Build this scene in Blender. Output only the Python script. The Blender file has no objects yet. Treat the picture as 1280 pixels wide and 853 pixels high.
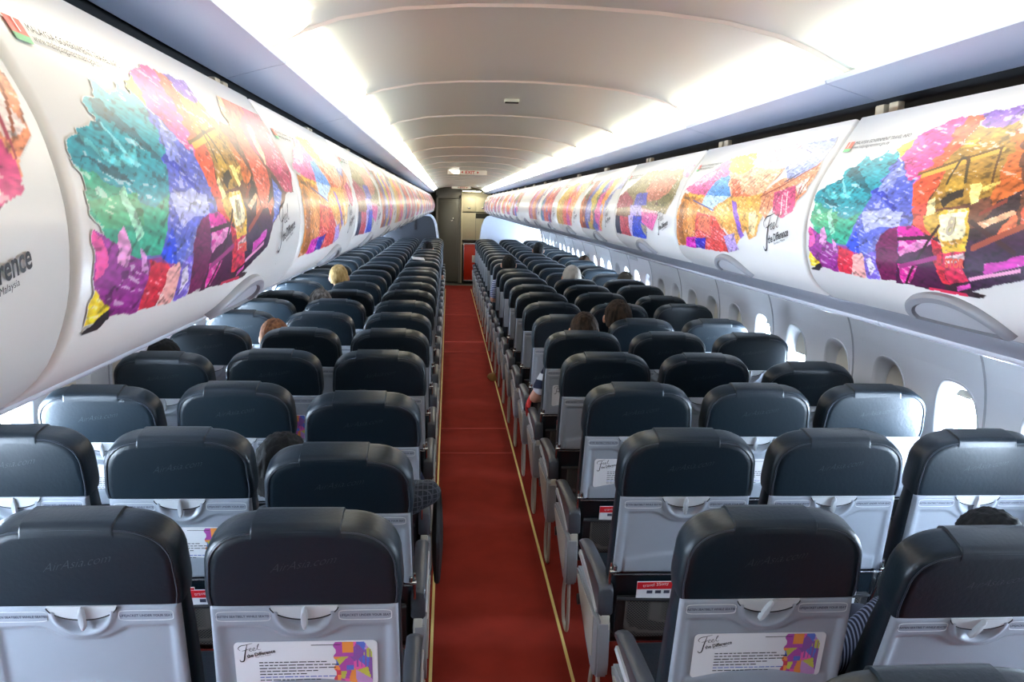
import bpy, bmesh, math, random
import numpy as np
from mathutils import Vector, Matrix, noise
S = bpy.context.scene
COL = S.collection
PI = math.pi
random.seed(7)

# ------------------------------------------------------------------ materials
MAT = {}
LENS = 7.8; SIDE = 5.0; SKY = 150.0
def s2l(h):
    if isinstance(h, str):
        h = [int(h[i:i+2], 16)/255 for i in (1, 3, 5)]
        return tuple(c/12.92 if c <= .04045 else ((c+.055)/1.055)**2.4 for c in h)
    return h
def mat(name, col, rough=.5, metal=0, bump=0, bscale=60, var=0, vscale=8, coat=0, emit=None, estr=0, spec=.5, alpha=1, coatr=.15):
    m = bpy.data.materials.new(name); m.use_nodes = True
    nt = m.node_tree; b = nt.nodes['Principled BSDF']; N = nt.nodes.new; L = nt.links.new
    c = s2l(col)
    b.inputs['Base Color'].default_value = (*c, 1)
    b.inputs['Roughness'].default_value = rough; b.inputs['Metallic'].default_value = metal
    b.inputs['Coat Weight'].default_value = coat; b.inputs['Coat Roughness'].default_value = coatr
    b.inputs['Specular IOR Level'].default_value = spec
    b.inputs['Alpha'].default_value = alpha
    tc = N('ShaderNodeTexCoord')
    if var:
        n = N('ShaderNodeTexNoise'); n.inputs['Scale'].default_value = vscale; n.inputs['Detail'].default_value = 5
        r = N('ShaderNodeMapRange'); r.inputs['To Min'].default_value = 1-var; r.inputs['To Max'].default_value = 1+var
        mx = N('ShaderNodeMix'); mx.data_type = 'RGBA'; mx.blend_type = 'MULTIPLY'; mx.inputs['Factor'].default_value = 1
        L(tc.outputs['Object'], n.inputs['Vector']); L(n.outputs['Fac'], r.inputs['Value'])
        mx.inputs['A'].default_value = (*c, 1); L(r.outputs['Result'], mx.inputs['B']); L(mx.outputs['Result'], b.inputs['Base Color'])
    if bump:
        n = N('ShaderNodeTexNoise'); n.inputs['Scale'].default_value = bscale; n.inputs['Detail'].default_value = 4
        bp = N('ShaderNodeBump'); bp.inputs['Strength'].default_value = bump; bp.inputs['Distance'].default_value = .002
        L(tc.outputs['Object'], n.inputs['Vector']); L(n.outputs['Fac'], bp.inputs['Height']); L(bp.outputs['Normal'], b.inputs['Normal'])
    if emit:
        b.inputs['Emission Color'].default_value = (*s2l(emit), 1); b.inputs['Emission Strength'].default_value = estr
    MAT[name] = m
    return m
mat('leather', (.0026, .0092, .0155), .40, bump=.3, bscale=90, var=.15, spec=.48)
mat('piping_highlight', (.03, .037, .05), .35)  # piping leather, made lighter to carry the rim highlight in its colour
mat('leather_stitch', (.055, .062, .072), .5)
mat('tray_plastic', (.30, .33, .375), .38, bump=.12, bscale=500)
mat('pale_plastic', (.52, .54, .56), .4)
mat('latch_plastic', (.42, .44, .47), .3)
mat('print_ink', (.05, .055, .09), .6)
mat('black_ink', (.006, .006, .01), .5)
mat('dark_plastic', (.012, .013, .017), .5)
mat('seam_black', (.008, .008, .012), .6)
mat('arm_pad', (.042, .047, .058), .36, bump=.2, bscale=200)
mat('arm_shell', (.24, .25, .27), .42)
mat('arm_beige', (.42, .40, .34), .45)
mat('steel', (.55, .56, .58), .25, metal=1)
mat('bin_white', (.74, .735, .72), .32, spec=.4, coat=.28, coatr=.22)
mat('bin_grey', (.33, .345, .39), .4)
mat('bin_rail', (.62, .65, .72), .25, coat=.4)
mat('handle_grey', (.25, .26, .29), .4)
mat('handle_pale', (.44, .46, .50), .4)
mat('hinge_cream', (.55, .47, .33), .5)
mat('recess_black', (.006, .006, .007), .8)
mat('dome', (.78, .84, .76), .30, spec=.45)
mat('dome_joint', (.92, .88, .80), .4)
mat('cove_panel', (.50, .56, .70), .38)
mat('wall_panel', (.84, .85, .88), .42, var=.02)
mat('wall_seam', (.45, .46, .49), .5)
mat('bezel', (.72, .73, .75), .35)
mat('shade_beige', (.62, .57, .47), .5)
mat('carpet', (.25, .026, .017), .95, bump=1.0, bscale=700, var=.28, vscale=5, spec=.1)
mat('carpet_joint', (.42, .035, .025), .8)
mat('floor_strip', (.78, .62, .22), .5)
mat('galley_floor', (.10, .105, .095), .6)
mat('door_grey', (.17, .165, .14), .35)
mat('door_edge', (.30, .29, .26), .35)
mat('galley_cream', (.72, .66, .46), .35, var=.05)
mat('galley_dark', (.03, .028, .022), .6)
mat('trolley_red', (.72, .035, .01), .4)
mat('paper', (.78, .78, .80), .55)
mat('partition_white', (.66, .74, .88), .45)
mat('partition_dark', (.028, .032, .042), .5)
mat('sign_red', (.62, .02, .01), .5)
mat('logo_green', (.10, .42, .16), .4)
mat('logo_red', (.78, .10, .06), .4)
mat('mag_red', (.66, .012, .02), .35)
mat('lamp_housing', (.6, .6, .6), .5)
mat('galley_glow', (.9, .9, .85), .5, emit=(1, .93, .72), estr=26)
mat('side_glow', (.9, .9, .9), .5, emit=(.86, .93, 1), estr=SIDE)
mat('tube_glow', (.9, .9, .85), .5, emit=(1, .92, .71), estr=LENS)
mat('spot_glow', (.9, .9, .85), .5, emit=(1, .95, .8), estr=3)
mat('skin', (.50, .24, .15), .5, var=.06)
mat('skin_pale', (.62, .32, .22), .5, var=.06)
mat('trouser', (.02, .024, .04), .9)
mat('strap_black', (.008, .008, .01), .6)
mat('strap_red', (.50, .02, .02), .7)
mat('tan_leather', (.36, .20, .06), .6)
mat('art_blank', '#e8e6e2', .26)

def tinted(name, c1, c2=None, mode=None, scale=60, rough=.85):
    m = bpy.data.materials.new(name); m.use_nodes = True; nt = m.node_tree; N = nt.nodes.new; L = nt.links.new
    b = nt.nodes['Principled BSDF']; b.inputs['Roughness'].default_value = rough; b.inputs['Specular IOR Level'].default_value = .25
    tc = N('ShaderNodeTexCoord')
    r = N('ShaderNodeValToRGB'); r.color_ramp.elements[0].color = (*s2l(c1), 1); r.color_ramp.elements[1].color = (*s2l(c2 or c1), 1)
    if mode in ('X', 'Z'):
        w = N('ShaderNodeTexWave'); w.bands_direction = mode; w.inputs['Scale'].default_value = scale; w.inputs['Distortion'].default_value = .6
        r.color_ramp.elements[0].position = .55; r.color_ramp.elements[1].position = .7; L(tc.outputs['Object'], w.inputs['Vector']); L(w.outputs['Fac'], r.inputs['Fac'])
    elif mode == 'check':
        w = N('ShaderNodeTexVoronoi'); w.distance = 'CHEBYCHEV'; w.inputs['Scale'].default_value = scale; w.inputs['Randomness'].default_value = 0
        r.color_ramp.elements[0].position = .38; r.color_ramp.elements[1].position = .46; L(tc.outputs['Object'], w.inputs['Vector']); L(w.outputs['Distance'], r.inputs['Fac'])
    elif mode == 'hair':
        w = N('ShaderNodeTexNoise'); w.inputs['Scale'].default_value = scale; w.inputs['Detail'].default_value = 6
        mp = N('ShaderNodeMapping'); mp.inputs['Scale'].default_value = (1, 1, .18)
        L(tc.outputs['Object'], mp.inputs['Vector']); L(mp.outputs['Vector'], w.inputs['Vector']); r.color_ramp.elements[0].position = .35; r.color_ramp.elements[1].position = .7; L(w.outputs['Fac'], r.inputs['Fac'])
        bp = N('ShaderNodeBump'); bp.inputs['Strength'].default_value = .8; bp.inputs['Distance'].default_value = .006; L(w.outputs['Fac'], bp.inputs['Height']); L(bp.outputs['Normal'], b.inputs['Normal'])
    L(r.outputs['Color'], b.inputs['Base Color']); MAT[name] = m
    return m

# vertex-colour print material
def art_mat():
    m = bpy.data.materials.new('printed_film'); m.use_nodes = True; nt = m.node_tree
    b = nt.nodes['Principled BSDF']; a = nt.nodes.new('ShaderNodeVertexColor'); a.layer_name = 'Col'
    nt.links.new(a.outputs['Color'], b.inputs['Base Color']); b.inputs['Roughness'].default_value = .36
    b.inputs['Coat Weight'].default_value = .28; b.inputs['Specular IOR Level'].default_value = .35; b.inputs['Coat Roughness'].default_value = .22
    MAT['printed_film'] = m
art_mat()
# window pane: thin clear acrylic
def pane_mat():
    m = bpy.data.materials.new('acrylic_pane'); m.use_nodes = True; nt = m.node_tree; nt.nodes.remove(nt.nodes['Principled BSDF'])
    t = nt.nodes.new('ShaderNodeBsdfTransparent'); t.inputs[0].default_value = (.95, .97, 1, 1)
    g = nt.nodes.new('ShaderNodeBsdfGlossy'); g.inputs['Roughness'].default_value = .05
    x = nt.nodes.new('ShaderNodeMixShader'); x.inputs[0].default_value = .05
    nt.links.new(t.outputs[0], x.inputs[1]); nt.links.new(g.outputs[0], x.inputs[2]); nt.links.new(x.outputs[0], nt.nodes['Material Output'].inputs[0])
    MAT['acrylic_pane'] = m
pane_mat()
def mesh_mat():   # net of the literature pocket
    m = bpy.data.materials.new('pocket_net'); m.use_nodes = True; nt = m.node_tree; N = nt.nodes.new; L = nt.links.new
    b = nt.nodes['Principled BSDF']; tc = N('ShaderNodeTexCoord'); mp = N('ShaderNodeMapping'); mp.inputs['Rotation'].default_value = (0, PI/4, 0)
    v = N('ShaderNodeTexVoronoi'); v.distance = 'CHEBYCHEV'; v.inputs['Scale'].default_value = 130; v.inputs['Randomness'].default_value = 0
    r = N('ShaderNodeValToRGB'); r.color_ramp.elements[0].position = .34; r.color_ramp.elements[0].color = (.006, .006, .008, 1)
    r.color_ramp.elements[1].position = .42; r.color_ramp.elements[1].color = (.10, .09, .08, 1)
    L(tc.outputs['Object'], mp.inputs[0]); L(mp.outputs[0], v.inputs['Vector']); L(v.outputs['Distance'], r.inputs[0]); L(r.outputs[0], b.inputs['Base Color'])
    b.inputs['Roughness'].default_value = .8; MAT['pocket_net'] = m
mesh_mat()

# ------------------------------------------------------------------ helpers
def to_obj(name, me, parent=None, m=None):
    o = bpy.data.objects.new(name, me); COL.objects.link(o)
    if m is not None and len(me.materials) == 0:
        for k in (m if isinstance(m, (list, tuple)) else [m]): me.materials.append(MAT[k])
    if parent: o.parent = parent
    return o
def bm_mesh(bm, name, m, sharp=40, smooth=True):
    bmesh.ops.recalc_face_normals(bm, faces=bm.faces)
    me = bpy.data.meshes.new(name); bm.to_mesh(me); bm.free()
    for k in (m if isinstance(m, (list, tuple)) else [m]): me.materials.append(MAT[k])
    if smooth:
        me.polygons.foreach_set('use_smooth', [True]*len(me.polygons)); me.set_sharp_from_angle(angle=math.radians(sharp))
    return me
def tag(o, label=None, cat=None, group=None, kind=None):
    if label: o['label'] = label
    if cat: o['category'] = cat
    if group: o['group'] = group
    if kind: o['kind'] = kind
    return o
def empty(name, loc, label, cat, group=None):
    o = bpy.data.objects.new(name, None); COL.objects.link(o); o.location = loc; o.empty_display_size = .1
    return tag(o, label, cat, group)
def box(bm, c, s, r=0, seg=2, rot=None, mi=0):
    M = Matrix.Translation(c)
    if rot: M = M @ rot
    g = bmesh.ops.create_cube(bm, size=1, matrix=M @ Matrix.Diagonal((s[0], s[1], s[2], 1)))
    vs = g['verts']; fs = {f for v in vs for f in v.link_faces}
    for f in fs: f.material_index = mi
    if r:
        es = list({e for v in vs for e in v.link_edges})
        bmesh.ops.bevel(bm, geom=es, offset=r, segments=seg, affect='EDGES', profile=.5, clamp_overlap=True)
def tube(bm, pts, r, n=8, closed=False, caps=True, mi=0):
    pts = [Vector(p) for p in pts]; rings = []
    rr = r if isinstance(r, (list, tuple)) else [r]*len(pts)
    up0 = None
    for i, p in enumerate(pts):
        a = pts[(i-1) % len(pts)] if (i or closed) else p; b = pts[(i+1) % len(pts)] if (i < len(pts)-1 or closed) else p
        d = (b-a).normalized()
        if up0 is None: up0 = Vector((0, 0, 1)) if abs(d.z) < .9 else Vector((1, 0, 0))
        x = up0.cross(d)
        if x.length < 1e-4: x = Vector((0, 1, 0)).cross(d)
        x.normalize(); y = d.cross(x); up0 = y
        rings.append([bm.verts.new(p + (x*math.cos(2*PI*k/n) + y*math.sin(2*PI*k/n))*rr[i]) for k in range(n)])
    m = len(rings)
    for i in range(m if closed else m-1):
        A, B = rings[i], rings[(i+1) % m]
        for k in range(n):
            f = bm.faces.new((A[k], A[(k+1) % n], B[(k+1) % n], B[k])); f.material_index = mi
    if caps and not closed:
        for R in (rings[0][::-1], rings[-1]):
            f = bm.faces.new(R); f.material_index = mi
def loft(bm, loops, cap0=True, cap1=True, closed=True, mi=0):
    R = [[bm.verts.new(p) for p in lp] for lp in loops]; n = len(R[0])
    for A, B in zip(R, R[1:]):
        for k in range(n if closed else n-1):
            f = bm.faces.new((A[k], A[(k+1) % n], B[(k+1) % n], B[k])); f.material_index = mi
    if cap0: bm.faces.new(R[0][::-1]).material_index = mi
    if cap1: bm.faces.new(R[-1]).material_index = mi
    return R
def extrude_profile(bm, prof, y0, y1, close=False, mi=0):   # (x,z) profile drawn out along y
    A = [bm.verts.new((x, y0, z)) for x, z in prof]; B = [bm.verts.new((x, y1, z)) for x, z in prof]; n = len(prof)
    for k in range(n if close else n-1):
        f = bm.faces.new((A[k], A[(k+1) % n], B[(k+1) % n], B[k])); f.material_index = mi
    if close: bm.faces.new(A[::-1]).material_index = mi; bm.faces.new(B).material_index = mi
def prism(bm, pts, fn, t0, t1, mi=0):      # 2D outline -> solid through fn(u, v, t)
    A = [bm.verts.new(fn(u, v, t0)) for u, v in pts]; B = [bm.verts.new(fn(u, v, t1)) for u, v in pts]; n = len(pts)
    for k in range(n): bm.faces.new((A[k], A[(k+1) % n], B[(k+1) % n], B[k])).material_index = mi
    bm.faces.new(A[::-1]).material_index = mi; bm.faces.new(B).material_index = mi
def text_polys(s, size=1, shear=0, bold=0, space=1, align='LEFT'):
    c = bpy.data.curves.new('t', 'FONT'); c.body = s; c.size = size; c.shear = shear; c.offset = bold; c.space_character = space; c.align_x = align; c.resolution_u = 3
    o = bpy.data.objects.new('t', c); COL.objects.link(o); dg = bpy.context.evaluated_depsgraph_get()
    me = o.evaluated_get(dg).to_mesh(); V = [tuple(v.co) for v in me.vertices]; F = [tuple(p.vertices) for p in me.polygons]
    o.evaluated_get(dg).to_mesh_clear(); bpy.data.objects.remove(o); bpy.data.curves.remove(c)
    return V, F
def add_text(bm, s, fn, size, x0=0, y0=0, ang=0, sx=1, mi=0, **k):
    V, F = text_polys(s, size, **k); ca, sa = math.cos(ang), math.sin(ang)
    vs = []
    for x, y, _ in V:
        x *= sx; vs.append(bm.verts.new(fn(x0+x*ca-y*sa, y0+x*sa+y*ca)))
    for f in F:
        try: bm.faces.new([vs[i] for i in f]).material_index = mi
        except ValueError: pass
def ribbon(bm, pts, w, fn, mi=0):          # flat pen stroke in 2D; w = list or value, tapering
    n = len(pts); ww = w if isinstance(w, list) else [w]*n; L = []
    for i, (x, y) in enumerate(pts):
        a = pts[max(i-1, 0)]; b = pts[min(i+1, n-1)]; dx, dy = b[0]-a[0], b[1]-a[1]; l = math.hypot(dx, dy) or 1
        nx, ny = -dy/l*ww[i]/2, dx/l*ww[i]/2
        L.append((bm.verts.new(fn(x+nx, y+ny)), bm.verts.new(fn(x-nx, y-ny))))
    for (a, b), (c, d) in zip(L, L[1:]): bm.faces.new((a, b, d, c)).material_index = mi
def bez(pts, n=8):                          # Catmull-Rom through points
    out = []
    P = [pts[0]]+list(pts)+[pts[-1]]
    for i in range(1, len(P)-2):
        for k in range(n):
            t = k/n; a, b, c, d = P[i-1], P[i], P[i+1], P[i+2]
            out.append(tuple(.5*((2*b[j])+(-a[j]+c[j])*t+(2*a[j]-5*b[j]+4*c[j]-d[j])*t*t+(-a[j]+3*b[j]-3*c[j]+d[j])*t**3) for j in range(len(b))))
    out.append(tuple(pts[-1])); return out

# the script word and the heavy line under it, unit box about 1 wide, 0.6 high
def feel_mark(bm, fn, sc, x0, y0, ang=0, mi=0, sx=1):
    ca, sa = math.cos(ang), math.sin(ang)
    g = lambda x, y: fn(x0+(x*ca*sx-y*sa)*sc, y0+(x*sa*sx+y*ca)*sc)
    def st(p, w):
        q = bez([(a_, .33+(b_-.30)*.72 if b_ > .12 else b_) for a_, b_ in p]); n = len(q); ribbon(bm, q, [w*(.35+.65*math.sin(PI*min(1, max(0, i/(n-1))))) for i in range(n)], g, mi)
    st([(.02, .36), (-.02, .46), (.06, .56), (.2, .58), (.36, .62)], .022)
    st([(.22, .58), (.17, .40), (.12, .2), (.06, .06), (-.02, .04), (-.04, .10)], .034)
    st([(.06, .34), (.16, .36), (.24, .40)], .016)
    for ox in (.24, .33): st([(ox, .33), (ox+.06, .37), (ox+.05, .42), (ox+.01, .38), (ox+.01, .31), (ox+.06, .30), (ox+.10, .35)], .016)
    st([(.42, .35), (.48, .46), (.51, .56), (.47, .50), (.45, .36), (.49, .31), (.53, .34)], .016)
    add_text(bm, 'the Difference', lambda x, y: g(x, y), .155, .16, .13, .10, mi=mi, bold=.0035, sx=.80/sx if sx < 1 else .80)
    add_text(bm, 'Experience Malaysia', lambda x, y: g(x, y), .05, .36, .10, .10, mi=mi)

# ------------------------------------------------------------------ layout constants (metres, aisle centre x = 0, camera at y = 0)
Y1 = 1.8312; PITCH = .711; A0 = .5626; SP = .508; ZT = 1.18; LEAN = math.radians(10)
END = 18.38                                # forward end of the cabin
BACK = -1.38
MOD = 1.04; SEAM0 = .702                   # overhead bin modules
PR = [(.640, 2.087), (.600, 2.022), (.572, 1.972), (.556, 1.938), (.544, 1.895), (.539, 1.860), (.540, 1.820), (.545, 1.790), (.559, 1.752), (.580, 1.725), (.612, 1.703)]
_P = np.array(PR); _L = np.r_[0, np.cumsum(np.hypot(*np.diff(_P, axis=0).T))]
def _sm(v):                                # smooth door curve
    s = v*_L[-1]; i = int(np.clip(np.searchsorted(_L, s)-1, 0, len(PR)-2)); t = (s-_L[i])/(_L[i+1]-_L[i])
    P = [PR[max(i-1, 0)], PR[i], PR[i+1], PR[min(i+2, len(PR)-1)]]
    f = lambda j: .5*((2*P[1][j])+(-P[0][j]+P[2][j])*t+(2*P[0][j]-5*P[1][j]+4*P[2][j]-P[3][j])*t*t+(-P[0][j]+3*P[1][j]-3*P[2][j]+P[3][j])*t**3)
    return f(0), f(1)
VT = np.linspace(0, 1, 241); XT = np.array([_sm(v)[0] for v in VT]); ZTb = np.array([_sm(v)[1] for v in VT])
def door(v, off=0):
    v = min(max(v, 0), 1)
    x = float(np.interp(v, VT, XT)); z = float(np.interp(v, VT, ZTb))
    e = .01; a = min(v+e, 1); b = max(v-e, 0)
    dx = float(np.interp(a, VT, XT)-np.interp(b, VT, XT)); dz = float(np.interp(a, VT, ZTb)-np.interp(b, VT, ZTb)); l = math.hypot(dx, dz)
    return x + dz/l*off, z - dx/l*off       # inboard normal
DH = float(_L[-1])                          # door height along the curve
def dfn(side, off):                         # (u,v) on the door -> bin-local point (bin origin at its middle, z = 0)
    def f(u, v):
        x, z = door(v, off)
        y = (u-.5)*MOD if side < 0 else (.5-u)*MOD
        return (side*x, y, z)
    return f

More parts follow.
